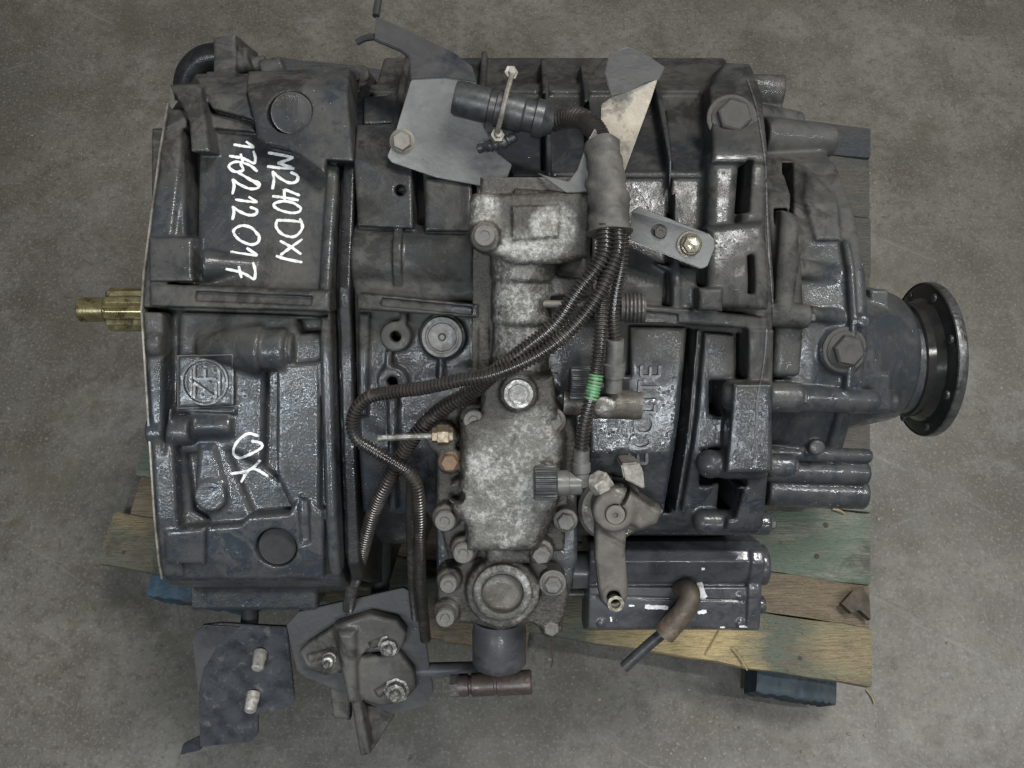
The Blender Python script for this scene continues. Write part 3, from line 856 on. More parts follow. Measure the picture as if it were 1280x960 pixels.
# ---- rear case (output end, right)
R = Field((0.205, 0.445), (-0.19, 0.34), (-0.14, 0.235), 0.0016)
R.subk = 2.4
R.set_profile([(170, -0.03), (204, 0.05), (260, 0.105), (340, 0.142), (400, 0.155), (480, 0.150), (560, 0.110), (600, 0.07), (640, 0.0)])
R.body(958, 1066, 0.12, 0.0, r=0.008)
R.body(958, 992, 0.15, 0.020, r=0.006, k=0.006, clip=(P(970, 470, .16)[1], P(970, 214, .09)[1]))
R.on([(978, 203), (992, 203), (992, 268), (978, 268)], 0.03, sub=True, k=0.003)
R.on([(959, 262), (976, 262), (970, 376), (958, 376)], 0.045, sub=True, k=0.004)
R.on([(976, 262), (996, 268), (1000, 330), (990, 398), (968, 398), (972, 330)], 0.034, k=0.006, r=0.006)
R.pcyl((958, 393, 0.176), (1011, 396, 0.176), 15, k=0.005)
R.pcyl((1010, 390, 0.165), (1052, 398, 0.150), 9, k=0.006)
R.pcyl((958, 445, 0.060), (1112, 446, 0.045), 112, 78, k=0.014, r=0.010)
R.pcyl((1100, 450, 0.018), (1166, 452, 0.018), 66, 66, k=0.006, r=0.004)
R.pcyl((1090, 448, 0.030), (1118, 449, 0.030), 78, 74, k=0.006, r=0.004)
# bolt seat, lengthwise ribs, corner blocks
R.vcyl(1055, 438, 0.158, 0.08, 31, k=0.004)
R.pcyl((962, 477, 0.150), (1060, 478, 0.140), 9, k=0.004)
R.pcyl((958, 496, 0.176), (1001, 497, 0.176), 19, k=0.004)
R.pcyl((990, 498, 0.156), (1094, 502, 0.140), 17, 15, k=0.005)
R.pcyl((958, 582, 0.168), (992, 582, 0.168), 15, k=0.004)
R.pcyl((958, 566, 0.112), (1088, 570, 0.095), 9, k=0.006)
R.pcyl((956, 612, 0.085), (1080, 617, 0.075), 20, k=0.005)
R.pcyl((956, 588, 0.10), (1084, 592, 0.09), 14, k=0.008)
R.pcyl((940, 654, 0.150), (962, 654, 0.150), 15, k=0.004)
R.pz([(1086, 466), (1114, 468), (1116, 514), (1088, 514)], 0.128, 0.0, k=0.005)
R.pcyl((1088, 502, 0.116), (1120, 503, 0.116), 14, k=0.004)
R.pz([(1088, 362), (1112, 362), (1112, 386), (1088, 388)], 0.100, 0.0, k=0.005)
R.pcyl((1086, 376, 0.064), (1112, 378, 0.064), 12, k=0.005)
R.on([(1008, 214), (1044, 244), (1052, 300), (1020, 300), (1004, 250)], 0.006, k=0.010)
R.pcyl((1000, 335, 0.150), (1062, 352, 0.128), 12, 9, k=0.010)
R.rib(1064, 10, 300, 560, 0.010, k=0.006)
R.boss(1022, 560, 10, 0.012)
R.boss(1080, 402, 8, 0.012)
R.pcyl((930, 112, -0.03), (976, 116, -0.03), 24, k=0.006)
R.pcyl((930, 150, -0.01), (1000, 156, -0.02), 22, 16, k=0.010)
R.pcyl((952, 172, 0.010), (1040, 176, 0.000), 26, 20, k=0.008)
rear = part('rear_case', R.mesh('rear_case'), M['rear'])

# lower half of the case, seen only from the side: a plain barrel with its sump
bm = bmesh.new()
lathe(bm, [(0, -0.285), (0.215, -0.285), (0.225, -0.27), (0.225, -0.10), (0.20, -0.09), (0.20, 0.19), (0.185, 0.21), (0.13, 0.33), (0.07, 0.40), (0, 0.40)], 40,
      axis_mtx((0, 0.035, -0.045), (1, 0, 0)))
low = bm_obj('lower_case', bm, M['main'], gearbox, 40)
add_tree(low.data)

# ---- shift cover (bare aluminium)
A = Field((-0.083, 0.088), (-0.232, 0.205), (0.120, 0.300), 0.0013)
A.pz([(546, 528), (564, 512), (612, 506), (690, 510), (716, 522), (720, 560), (708, 640), (706, 690), (560, 700), (545, 640)], 0.232, 0.19, r=0.004)
A.pz([(576, 530), (604, 520), (684, 520), (704, 552), (704, 600), (690, 650), (672, 690), (584, 690), (586, 660), (566, 640), (578, 600)], 0.262, 0.20, r=0.008, k=0.008, draft=0.12)
# neck: stepped barrel running up to the tower
A.pcyl((655, 300, 0.222), (654, 352, 0.222), 42, r=0.005, k=0.006)
A.pcyl((653, 350, 0.220), (651, 405, 0.220), 38, r=0.005, k=0.005)
A.pcyl((651, 402, 0.217), (649, 450, 0.217), 34, r=0.005, k=0.005)
A.pcyl((650, 440, 0.216), (648, 500, 0.216), 36, r=0.004, k=0.006)
A.pz([(602, 476), (606, 470), (692, 470), (698, 526), (600, 528)], 0.262, 0.20, r=0.006, k=0.006)
A.vcyl(648, 492, 0.268, 0.22, 24, k=0.006)
# tower block with rounded ends
A.pz([(592, 243), (742, 238), (738, 322), (700, 330), (640, 330), (596, 308)], 0.258, 0.18, r=0.006, k=0.005)
A.pcyl((605, 244, 0.248), (604, 300, 0.248), 18, r=0.006, k=0.008)
A.pcyl((716, 250, 0.250), (714, 298, 0.250), 12, r=0.006, k=0.006)
A.pz([(640, 258), (700, 256), (698, 296), (640, 300)], 0.003 + 0.258, 0.2, r=0.002, k=0.004)
A.pz([(600, 216), (738, 216), (738, 244), (600, 246)], 0.246, 0.19, r=0.004, k=0.004)
A.pz([(644, 236), (700, 240), (698, 252), (640, 248)], 0.254, 0.2, r=0.003, k=0.004)
A.vcyl(606, 296, 0.266, 0.2, 20, k=0.006)
A.pz([(690, 296), (704, 296), (704, 330), (690, 330)], 0.240, 0.19, k=0.003)
A.pz([(690, 344), (742, 350), (742, 372), (690, 370)], 0.236, 0.19, k=0.005)
A.pz([(591, 304), (617, 304), (621, 508), (589, 508)], 0.214, 0.18, k=0.002, r=0.001)
A.pz([(598, 410), (611, 410), (611, 470), (598, 470)], 0.2155, 0.19, k=0.001, r=0.0005)
# bolt bosses
COVER_BOLTS = [(592, 523, 0.250, 15), (691, 526, 0.252, 14), (562, 577, 0.246, 14), (557, 648, 0.246, 15), (580, 688, 0.246, 15),
               (676, 690, 0.246, 14), (707, 651, 0.244, 13), (561, 726, 0.236, 13), (691, 729, 0.236, 13), (558, 765, 0.230, 14), (689, 784, 0.222, 12)]
for px, py, z, rp in COVER_BOLTS:
    A.vcyl(px, py, z, 0.19, rp + 3, k=0.005, r=0.003)
A.vcyl(576, 618, 0.252, 0.2, 17, k=0.005)
a = P(573, 618, 0.252); A.cyl((a[0] - .004, a[1], a[2] - 0.02), (a[0], a[1], a[2] + .02), 0.0072, k=0.001, sub=True)
A.vcyl(552, 548, 0.246, 0.2, 20, k=0.006)
# end cover with round bore
A.pz([(548, 716), (586, 700), (672, 700), (704, 716), (712, 744), (706, 772), (690, 796), (664, 780), (626, 790), (590, 780), (552, 780), (544, 760)], 0.226, 0.17, r=0.004, k=0.004)
A.vcyl(628, 742, 0.240, 0.18, 46, k=0.008, r=0.004)
A.vcyl(628, 742, 0.246, 0.18, 37, k=0.003, r=0.002)
a = P(628, 742, 0.246); A.cyl((a[0], a[1], 0.234), (a[0], a[1], 0.27), 26.5 * S(628, 742, 0.246), k=0.002, r=0.001, sub=True)
A.pz([(608, 672), (664, 672), (664, 706), (608, 706)], 0.250, 0.2, r=0.005, k=0.005)
cover = part('shift_cover', A.mesh('shift_cover'), M['alu'], None, 'bare mottled aluminium shift cover')

# ---- shift lever with its clamp
L = Field((0.058, 0.152), (-0.205, -0.06), (0.13, 0.275), 0.0013)
lz = 0.228
L.pz([(744, 632), (752, 612), (772, 604), (800, 622), (826, 634), (822, 652), (806, 664), (784, 664), (782, 690), (786, 745), (778, 760), (762, 764), (750, 752), (744, 700)], lz, lz - 0.016, r=0.004, k=0.004)
L.vcyl(768, 640, lz + 0.008, lz - 0.05, 27, k=0.006, r=0.004)
L.vcyl(767, 746, lz + 0.002, lz - 0.016, 15, k=0.004)
L.pz([(762, 600), (790, 616), (828, 640), (822, 656), (800, 664), (780, 650), (764, 630)], lz + 0.006, lz - 0.03, r=0.005, k=0.006)
a = P(767, 746, lz); L.cyl((a[0], a[1], 0.18), (a[0], a[1], 0.26), 8.5 * S(767, 746, lz), k=0.001, r=0, sub=True)
a = P(768, 640, lz); L.cyl((a[0], a[1], 0.225), (a[0], a[1], 0.26), 13 * S(768, 640, lz), k=0.001, r=0, sub=True)
s1 = [P(x, y, lz)[:2] for x, y in ((774, 628), (778, 630), (792, 606), (788, 604))]
L.prism(s1, 0.21, 0.27, r=0.0, k=0.001, sub=True)
lever = part('shift_lever', L.mesh('shift_lever'), M['lever'])

# ---- range change cylinder beside the case
K = Field((0.05, 0.29), (-0.28, -0.12), (-0.03, 0.14), 0.0016)
kz = 0.096
prof = [P(840, py, z)[1:] for py, z in ((668, 0.0), (669, .050), (676, .078), (688, .093), (702, .099), (716, .095), (727, .089), (730, .085), (732, .085), (734, .090), (760, .090), (786, .088), (788, 0.0))]
x0 = P(736, 730, .09)[0]; x1 = P(940, 730, .09)[0]
K.xprism(prof, x0, x1, r=0.002, k=0.002)
K.pz([(736, 756), (938, 762), (938, 764), (736, 758)], kz + 0.02, kz - 0.0085, r=0.0, k=0.001, sub=True)
prof2 = [(y, z + (.004 if z > .05 else 0)) for y, z in prof if not (.0845 < z < .0855)]
K.xprism(prof2, P(934, 730, .09)[0], P(952, 730, .09)[0], r=0.003, k=0.002)
K.pcyl((945, 706, kz - 0.026), (958, 706, kz - 0.026), 25, k=0.003, r=0.004)
K.pcyl((945, 756, kz - 0.03), (956, 756, kz - 0.03), 11, k=0.003, r=0.003)
for bx, by in ((752, 744), (752, 780), (926, 746), (926, 780)):
    K.vcyl(bx, by, .0915, 0.05, 5, r=0.001, k=0.001)
cylinder = part('range_cylinder', K.mesh('range_cylinder'), M['actuator'])

# ---- cast tripod bracket on the loose mounting plate (built here, parented further down)
T = Field((-0.262, -0.075), (-0.420, -0.20), (-0.06, 0.16), 0.0014)
tz = 0.085
T.pz([(373, 816), (382, 806), (412, 786), (424, 780), (424, 800), (430, 842), (408, 846), (384, 838)], tz + 0.010, tz - 0.002, r=0.004, k=0.006)
T.pz([(416, 782), (462, 768), (496, 776), (508, 792), (504, 808), (494, 820), (460, 812), (444, 830), (424, 830)], tz + 0.014, tz - 0.002, r=0.004, k=0.006)
T.pz([(444, 824), (500, 818), (518, 840), (520, 862), (502, 880), (474, 884), (452, 876), (444, 850)], tz + 0.011, tz - 0.002, r=0.004, k=0.006)
T.pz([(420, 790), (444, 790), (446, 880), (434, 880), (426, 840)], tz + 0.022, tz - 0.002, r=0.006, k=0.008)
fx = [P(x, y, tz)[:2] for x, y in ((404, 838), (440, 838), (452, 944), (440, 930), (426, 900), (415, 888))]
T.pz([(408, 838), (436, 838), (438, 902), (416, 898)], tz - 0.006, tz - 0.022, r=0.003, k=0.004)
T.pz([(432, 842), (444, 842), (462, 944), (450, 946)], tz + 0.016, tz - 0.035, r=0.003, k=0.004)
T.pz([(440, 880), (492, 884), (492, 898), (462, 944), (450, 946)], tz - 0.012, tz - 0.026, r=0.003, k=0.004)
for sx, sy, tx, ty in ((384, 824, 420, 814), (462, 806, 486, 797), (470, 868, 492, 854)):
    T.pcyl((sx, sy, tz + 0.010), (tx, ty, tz + 0.010), 6, r=0.002, k=0.002, sub=True)
tripod_me = T.mesh('tripod_bracket')
# ------------------------------------------------------------------ bolts and small turned parts
def bolt_mesh(name, flange=1.25, head=0.7, flats=True, dimple=0.0, washer=0.0):
    """head radius 1, seat at z=0"""
    bm = bmesh.new()
    z = 0.0
    if washer:
        lathe(bm, [(0, 0), (washer, 0), (washer, 0.14), (washer - 0.06, 0.2), (0, 0.2)], 32); z = 0.2
    if flange:
        lathe(bm, [(0, z), (flange, z), (flange, z + 0.1), (1.0, z + 0.28), (0, z + 0.28)], 32)
    n = 6 if flats else 28
    rings = []
    for rr, zz in ((1.0, z + 0.1), (1.0, z + head * 0.82), (0.97, z + head * 0.88), (0.86, z + head), (0.5, z + head), (0.36 if dimple else 0.3, z + head - dimple)):
        if n == 6:
            # hexagon whose corners are cut by the chamfer
            k = [bm.verts.new((rr * math.cos(math.pi / 3 * i), rr * math.sin(math.pi / 3 * i), zz)) for i in range(6)]
        else:
            k = [bm.verts.new((rr * math.cos(2 * math.pi * i / n), rr * math.sin(2 * math.pi * i / n), zz)) for i in range(n)]
        rings.append(k)
    for a, b in zip(rings, rings[1:]):
        for i in range(n): bm.faces.new((a[i], a[(i + 1) % n], b[(i + 1) % n], b[i]))
    bm.faces.new(rings[-1]); bm.faces.new(rings[0][::-1])
    bmesh.ops.recalc_face_normals(bm, faces=bm.faces)
    me = bpy.data.meshes.new(name); bm.to_mesh(me); bm.free()
    me.polygons.foreach_set('use_smooth', [True] * len(me.polygons)); me.set_sharp_from_angle(angle=RAD(30))
    return me

BOLT = {
    'flange': bolt_mesh('bolt_flanged', 1.28, 0.85, True, 0.05),
    'tall': bolt_mesh('bolt_tall', 1.22, 1.15, True, 0.05),
    'worn': bolt_mesh('bolt_worn', 1.15, 1.2, False, 0.10),
    'washer': bolt_mesh('bolt_washer', 1.2, 0.8, True, 0.06, 1.45),
    'plain': bolt_mesh('bolt_plain', 0, 0.65, True, 0.04),
}
_bm = {}
def bolt(parent, px, py, rpx, kind='flange', mat='bolt', z=None, h=1.0, tilt=None, name='bolt', label=None, trees=None, sink=0.0006, zs=0.008):
    key = (kind, mat)
    if key not in _bm:
        me = BOLT[kind].copy(); me.materials.clear(); me.materials.append(M[mat]); _bm[key] = me
    if z is None:
        hit = surf(px, py, trees); p = hit[0]; 
    else:
        p = Vector(P(px, py, z))
    o = bpy.data.objects.new(name, _bm[key]); COL.objects.link(o); o.parent = parent
    r = rpx * S(px, py, p.z)
    ax = Vector(tilt).normalized() if tilt else Vector((random.uniform(-.02, .02), random.uniform(-.02, .02), 1))
    o.matrix_local = axis_mtx(p - ax * sink, ax, random.uniform(0, 6)) @ Matrix.Diagonal((r, r, r * h, 1))
    if label: o['label'] = label
    return o

def turned(name, parent, origin, direction, prof, mat, segs=32, label=None, angle=35, hit=False):
    bm = bmesh.new(); lathe(bm, prof, segs, axis_mtx(origin, direction))
    o = bm_obj(name, bm, mat, parent, angle)
    if hit: add_tree(o.data)
    if label: o['label'] = label
    return o

def pipe(name, parent, pts, rpx, mat, segs=14, n=None, taper=None, label=None, hit=False):
    """smooth tube through (px, py, z) points"""
    w = [P(*p) for p in pts]
    path, tot = smooth_path(w, n or max(4, len(pts) * 6))
    r0 = rpx * S(*pts[len(pts) // 2])
    rr = [r0 * (1 if not taper else taper[0] + (taper[1] - taper[0]) * i / (len(path) - 1)) for i in range(len(path))]
    bm = bmesh.new(); tube(bm, path, rr, segs)
    o = bm_obj(name, bm, mat, parent, 40)
    if hit: add_tree(o.data)
    if label: o['label'] = label
    return o

# ---- bell housing details
n_up = Vector((0, 0, 1))
for px, py, rp, mt, sink, lab in ((363, 141, 27, 'bell', 0.002, 'dull grey round plug in the far corner of the bell housing'), (345, 685, 25, 'plug', 0.004, 'dark round plug in the near corner of the bell housing')):
    y = P(px, py, 0.17)[1]
    zz = bell_z(y) + (0.026 if py < 300 else 0.013)
    p = Vector(P(px, py, zz)); r = rp * S(px, py, zz)
    o = turned('core_plug', bell, p - n_up * (0.006 + sink), n_up, [(0, 0), (r, 0), (r, 0.003), (r * .93, 0.0055), (r * .80, 0.0045), (r * .4, 0.005), (0, 0.0052)], M[mt], 40, lab, 60)
pipe('elbow_pipe', bell, [(236, 124, -.01), (234, 106, -.005), (240, 88, .0), (256, 74, .004), (282, 70, .004)], 17, M['oil_black'], 24, 30, None, 'curved black pipe at the far corner of the bell housing')
# machined face on the engine side
ys = []
_ya, _yb = P(190, 718, 0.21)[1], P(190, 140, 0.14)[1]
pts = [p for p in ([(_yb, bell_z(_yb))] + [q for q in bell_prof if _ya < q[0] < _yb] + [(_ya, bell_z(_ya))])]
bm = bmesh.new()
xo = P(187, 480, 0.215)[0]
ring0 = []; ring1 = []; inn0 = []; inn1 = []
prof2 = []
for i, (y, z) in enumerate(pts):
    a = Vector(pts[max(i - 1, 0)]); b = Vector(pts[min(i + 1, len(pts) - 1)])
    t = (b - a).normalized(); nrm = Vector((t.y, -t.x))
    if nrm.y < 0 and abs(nrm.y) > abs(nrm.x): nrm = -nrm
    prof2.append((y, z, nrm))
for y, z, nrm in prof2:
    for ring, off, x in ((ring0, 0.0186, xo - 0.0018), (ring1, 0.0186, xo - 0.0002), (inn0, -0.01, xo - 0.0018), (inn1, -0.01, xo - 0.0002)):
        ring.append(bm.verts.new((x, y + nrm.x * off, z + nrm.y * off)))
for i in range(len(ring0) - 1):
    for a, b in ((ring0, ring1), (inn1, inn0), (inn0, ring0), (ring1, inn1)):
        bm.faces.new((a[i], a[i + 1], b[i + 1], b[i]))
bm_obj('flange_face', bm, M['machined'], bell, 40)['label'] = 'bright worn edge of the bell housing flange'

# cast emblem: a ring with two letters in it
TB = TREES[:1]
bm = bmesh.new()
cx, cy, cr = 257, 477, 28
ribbon(bm, [(cx + cr * math.cos(t), cy + cr * math.sin(t)) for t in np.linspace(0, 2 * math.pi, 40)], 2.6, 0.0024, TB, n=60)
ribbon(bm, [(cx + (cr - 4) * math.cos(t), cy + (cr - 4) * math.sin(t)) for t in np.linspace(0, 2 * math.pi, 40)], 1.2, 0.0010, TB, n=60)
for st in ([(244, 497), (244, 478)], [(244, 478), (271, 497)], [(271, 497), (271, 478)], [(244, 473), (271, 473)], [(244, 473), (244, 458)], [(257, 473), (257, 461)],
           [(240, 462), (240, 494)], [(275, 462), (275, 494)]):
    ribbon(bm, st, 4.0, 0.0028, TB)
for st in ([(223, 445), (291, 443)], [(291, 443), (291, 507)], [(291, 507), (223, 510)], [(223, 510), (223, 445)]):
    ribbon(bm, st, 1.6, 0.0010, TB)
bm_obj('cast_emblem', bm, M['bell'], bell, 40)

# handwriting in white paint marker, reading down the bell housing
GL = {  # strokes in a unit box: u along the reading direction, v up
    'M': [[(0, -.25), (.12, .3), (.2, .95)], [(.2, .95), (.42, .25)], [(.42, .25), (.72, 1.0)], [(.72, 1.0), (1.0, .1)]],
    '2': [[(.05, .72), (.25, 1.0), (.55, .95), (.6, .65), (.3, .25), (.0, .02)], [(.0, .02), (.4, .08), (.95, .02)]],
    '4': [[(.5, 1.0), (.15, .55), (.05, .4)], [(.05, .4), (.85, .42)], [(.85, .95), (.65, .4), (.55, -.05)]],
    '0': [[(.55, 1.0), (.15, .7), (.05, .3), (.3, .0), (.7, .2), (.95, .65), (.85, .95), (.55, 1.0), (.4, .9)]],
    'D': [[(.2, 1.0), (.12, .5), (.1, .0)], [(.0, .9), (.5, 1.0), (.95, .7), (.85, .25), (.45, -.02), (.05, .02)]],
    'X': [[(.0, 1.0), (.5, .5), (1.0, .02)], [(.95, .95), (.5, .5), (.1, .0)]],
    'I': [[(.6, 1.0), (.4, .4), (.2, .0)]],
    '1': [[(.0, .6), (.5, 1.0)], [(.5, 1.0), (.4, .5), (.25, .0)]],
    '7': [[(.0, .9), (.5, .98), (.95, .95)], [(.95, .95), (.55, .5), (.35, -.05)], [(.2, .4), (.85, .5)]],
    '6': [[(.8, 1.0), (.3, .7), (.08, .25), (.4, .0), (.8, .2), (.7, .5), (.2, .4)]],
    '/': [[(1.0, 1.0), (.5, .5), (.0, -.05)]],
    'O': [[(.5, 1.0), (.1, .75), (.05, .25), (.4, .0), (.8, .15), (1.0, .6), (.8, .92), (.5, .98), (.45, .75)]],
    'K': [[(.1, 1.0), (.2, .5), (.25, .0)], [(1.0, .95), (.55, .5), (.22, .42)], [(.5, .48), (.75, .2), (1.05, .02)]],
}
def write(txt, w=4.2):
    bm = bmesh.new()
    for ch, x0, x1, y0, y1 in txt:
        for st in GL[ch]:
            ribbon(bm, [(x0 + v * (x1 - x0), y0 + u * (y1 - y0)) for u, v in st], w, 0.0004, TB, wobble=0.22)
    return bm
LINE1 = [('2', 340, 372, 214, 238), ('4', 342, 375, 236, 253), ('0', 342, 376, 251, 267), ('D', 346, 378, 273, 297), ('X', 350, 378, 299, 319), ('I', 345, 378, 316, 336)]
LINE2 = [('1', 292, 318, 177, 192), ('7', 288, 320, 189, 206), ('6', 286, 322, 201, 218), ('/', 298, 324, 215, 232), ('2', 290, 324, 224, 244), ('1', 294, 322, 246, 260), ('2', 290, 321, 258, 276), ('0', 292, 324, 281, 307), ('1', 288, 322, 310, 329), ('7', 284, 320, 328, 351)]
EXTRA1 = [[(335, 191), (352, 194), (367, 197)], [(367, 197), (357, 201), (347, 204)], [(347, 204), (357, 207), (368, 211)], [(368, 211), (350, 210), (334, 208)]]
EXTRA3 = [[(323, 545), (310, 542), (296, 553), (292, 566), (301, 572), (325, 561), (326, 554), (314, 551)], [(289, 592), (303, 590), (316, 585), (325, 575)], [(314, 585), (323, 588), (335, 595)], [(312, 586), (307, 593), (301, 603)]]
for txt, extra, lab in ((LINE1, EXTRA1, 'white handwritten line nearest the gear case'), (LINE2, [], 'white handwritten number line nearest the flange'), ([], EXTRA3, 'white handwritten OK')):
    bm = write(txt)
    for st in extra: ribbon(bm, st, 4.2, 0.0004, TB, wobble=0.22)
    bm_obj('handwriting', bm, M['white'], bell, 60)['label'] = lab

# ---- input shaft
ax = P(60, 387, 0.0)
xs = lambda px: P(px, 387, 0.0)[0]
yc = P(120, 387, 0.0)[1]
org = Vector((0, yc, 0.0))
bm = bmesh.new()
rs = 27.5 * S(150, 387, 0.0)
secs = []
nt = 14
for x in (xs(139), xs(141), xs(230), xs(300)):
    ring = []
    for i in range(nt * 4):
        ph = i % 4
        r = rs if ph in (0, 1) else rs * 0.84
        if x == xs(139): r *= 0.93
        t = 2 * math.pi * (i + (0.25 if ph in (0, 2) else -0.25)) / (nt * 4)
        ring.append(bm.verts.new((x, yc + r * math.cos(t), r * math.sin(t))))
    secs.append(ring)
for a, b in zip(secs, secs[1:]):
    for i in range(len(a)): bm.faces.new((a[i], a[(i + 1) % len(a)], b[(i + 1) % len(a)], b[i]))
bm.faces.new(secs[0][::-1]); bm.faces.new(secs[-1])
shaft = bm_obj('input_shaft', bm, M['shaft'], gearbox, 25)
shaft['label'] = 'yellowed splined input shaft'
rp = 15.5 * S(115, 387, 0)
turned('pilot_journal', shaft, Vector((xs(141), yc, 0)), (-1, 0, 0), [(0, 0), (rp * .9, 0), (rp * .9, .006), (rp, .007), (rp, .024), (rp * .96, .0245), (rp * .96, .0275), (rp, .028), (rp, xs(141) - xs(102)), (rp * .85, xs(141) - xs(100)), (0, xs(141) - xs(100))], M['shaft'], 32)

# ---- output flange
fz = 0.016; fx0 = 0.452
fy = P(1150, 450, fz)[1]
fr = 96 * S(1150, 450, fz)
fl = turned('output_flange', gearbox, Vector((fx0 - 0.04, fy, fz)), (1, 0.012, 0), [(0, -.03), (fr * .70, -.03), (fr * .70, .018), (fr * .74, .020), (fr * .74, .028), (fr * .80, .036), (fr * .97, .040), (fr * .985, .0405)], M['flange'], 72, 'oily black drive flange', 30)
turned('flange_rim', fl, Vector((fx0 - 0.04, fy, fz)), (1, 0.012, 0), [(fr * .984, .0395), (fr, .0405), (fr * 1.003, .042), (fr * 1.003, .048), (fr * .99, .050), (fr * .6, .050), (fr * .6, .057), (0, .057)], M['flange_rim'], 72, 'bare metal rim of the drive flange', 30)
for k in range(8):
    t = math.pi / 8 + k * math.pi / 4
    turned('flange_stud', fl, Vector((fx0 - .0015, fy + math.cos(t) * fr * .88, fz + math.sin(t) * fr * .88)), (-1, 0, 0), [(0, 0), (.0048, 0), (.0048, .0025), (.004, .0032), (0, .0032)], M['flange_rim'], 12)

# ---- gear case details
case_plug = Vector(surf(553, 421)[0]); pr = 26 * S(553, 421, case_plug.z)
o = turned('drain_plug', case, case_plug - n_up * .001, n_up, [(0, 0), (pr, 0), (pr, .005), (pr * .96, .0065), (pr * .80, .0065), (pr * .78, .0045), (pr * .70, .0045), (pr * .66, .0055), (pr * .2, .0055), (pr * .12, .003), (0, .003)], M['bolt_dark'], 40, 'large dark drain plug with a hex socket', 30)
bolt(case, 915, 149, 22, 'washer', 'bolt_dark', h=0.75, name='bolt', label='large dark bolt at the far corner of the rear joint', tilt=(0.02, 0.25, 1))
bolt(rear, 1055, 437, 20, 'washer', 'bolt_dark', h=0.9, label='large dark bolt on the rear case', tilt=(0.12, -0.02, 1))
for q in ((1008, 396, 8), (998, 497, 9), (988, 582, 8), (960, 654, 8)):
    zq = {1008: .176, 998: .176, 988: .168, 960: .150}[q[0]]
    turned('bolt', rear, Vector(P(q[0], q[1], zq)), (1, 0, 0.0), [(0, 0), (q[2] * .00075, 0), (q[2] * .00075, .006), (q[2] * .0006, .0075), (0, .0075)], M['bolt_dark'], 6, None, 20)
# raised lettering on the side panel
TC = TREES[1:2]
FL = {'E': [[(0, 0), (0, 1)], [(0, 1), (.8, 1)], [(0, .5), (.7, .5)], [(0, 0), (.8, 0)]],
      'C': [[(.95, .8), (.7, 1), (.3, 1), (.05, .7), (.05, .3), (.3, 0), (.7, 0), (.95, .2)]],
      'O': [[(.5, 1), (.1, .85), (.0, .5), (.1, .15), (.5, 0), (.9, .15), (1, .5), (.9, .85), (.5, 1)]],
      'L': [[(0, 1), (0, 0)], [(0, 0), (.8, 0)]], 'I': [[(.3, 0), (.3, 1)]], 'T': [[(.45, 0), (.45, 1)], [(0, 1), (.9, 1)]]}
bm = bmesh.new()
for ch, y0, y1, x0, x1 in (('E', 578, 563, 786, 808), ('C', 560, 543, 789, 812), ('O', 541, 518, 792, 816), ('L', 515, 503, 796, 818), ('I', 502, 494, 798, 820), ('T', 492, 473, 799, 822), ('E', 470, 453, 801, 824)):
    for st in FL[ch]:
        pp_ = [(x1 - v * (x1 - x0), y0 + u * (y1 - y0)) for u, v in st]
        ribbon(bm, pp_, 4.6, 0.0032, TC)
bm_obj('cast_lettering', bm, M['main'], case, 40)
# gasket seam on the rear joint
for nm, pts in (('joint_seam', [(934, 100), (944, 130), (951, 165), (956, 205), (958, 260), (960, 310), (963, 350), (966, 392)]), ('joint_seam', [(958, 412), (956, 440), (952, 470), (946, 500), (944, 540), (940, 562)])):
    bm = bmesh.new(); ribbon(bm, pts, 2.4, 0.0010, None, wobble=0.5); bm_obj(nm, bm, M['actuator'], rear, 60)
# threaded port by the ridge
pt = Vector(P(776, 385, 0.214))
prf = [(0, 0), (.0115, 0)]
for i in range(5): prf += [(.0118, .003 + i * .0034), (.0132, .0042 + i * .0034), (.0132, .0056 + i * .0034), (.0118, .0064 + i * .0034)]
prf += [(.0115, .021), (.009, .021), (.009, .012), (0, .012)]
turned('threaded_port', case, pt, (1, 0.0, 0.05), prf, M['bolt_dark'], 28, None, 30)
turned('bleed_pipe', case, Vector(P(668, 380, 0.236)), (1, 0, 0), [(0, 0), (.0032, 0), (.0032, .055), (0, .055)], M['alu_dirty'], 12)

# ---- shift cover details
KIND = ['worn', 'flange', 'worn', 'worn', 'worn', 'tall', 'flange', 'worn', 'washer', 'worn', 'plain']
HH = [1.0, 1.0, 1.0, 1.0, 1.0, 1.1, 1.0, 1.2, 0.9, 1.5, 1.1]
for (px, py, z, rp), kd, hh in zip(COVER_BOLTS, KIND, HH):
    orange = (px, py) == (562, 577)
    bolt(cover, px, py, rp - (3 if orange else 1.5), 'tall' if orange else kd, 'bolt_orange' if orange else 'bolt', z=z, h=hh, sink=0.001, label='orange rusted bolt head on the shift cover' if orange else None)
bolt(cover, 606, 295, 14, 'worn', 'bolt', z=0.266, h=0.7, label='round bolt head on the tower of the shift cover')
p = Vector(P(648, 492, 0.268)); r = 19 * S(648, 492, .268)
turned('breather_plug', cover, p - n_up * .0015, n_up, [(0, 0), (r, 0), (r, .004), (r * .95, .005), (r * .74, .005), (r * .72, .004), (r * .66, .004), (r * .62, .005), (0, .0052)], M['bolt'], 36, None, 30)
p = Vector(P(628, 742, 0.234)); r = 26 * S(628, 742, .234)
turned('end_cap', cover, p - n_up * .001, n_up, [(0, 0), (r, 0), (r, .003), (r * .9, .0045), (r * .5, .0035), (0, .003)], M['alu_dirty'], 40, 'round sunk cap in the near end of the shift cover', 50)
# brass union with a short pipe
u0 = P(548, 545, 0.268)
un = turned('pipe_union', cover, Vector(P(566, 544, 0.262)), (-1, 0, 0.06), [(0, 0), (.0065, 0), (.0065, .003), (.0088, .0035), (.0088, .0125), (.0065, .013), (.0065, .017), (0, .017)], M['brass'], 6, 'brass union nut', 20)
pipe('pipe', un, [(556, 545, .264), (510, 546, .266), (472, 548, .268)], 4.2, M['bolt'], 12)
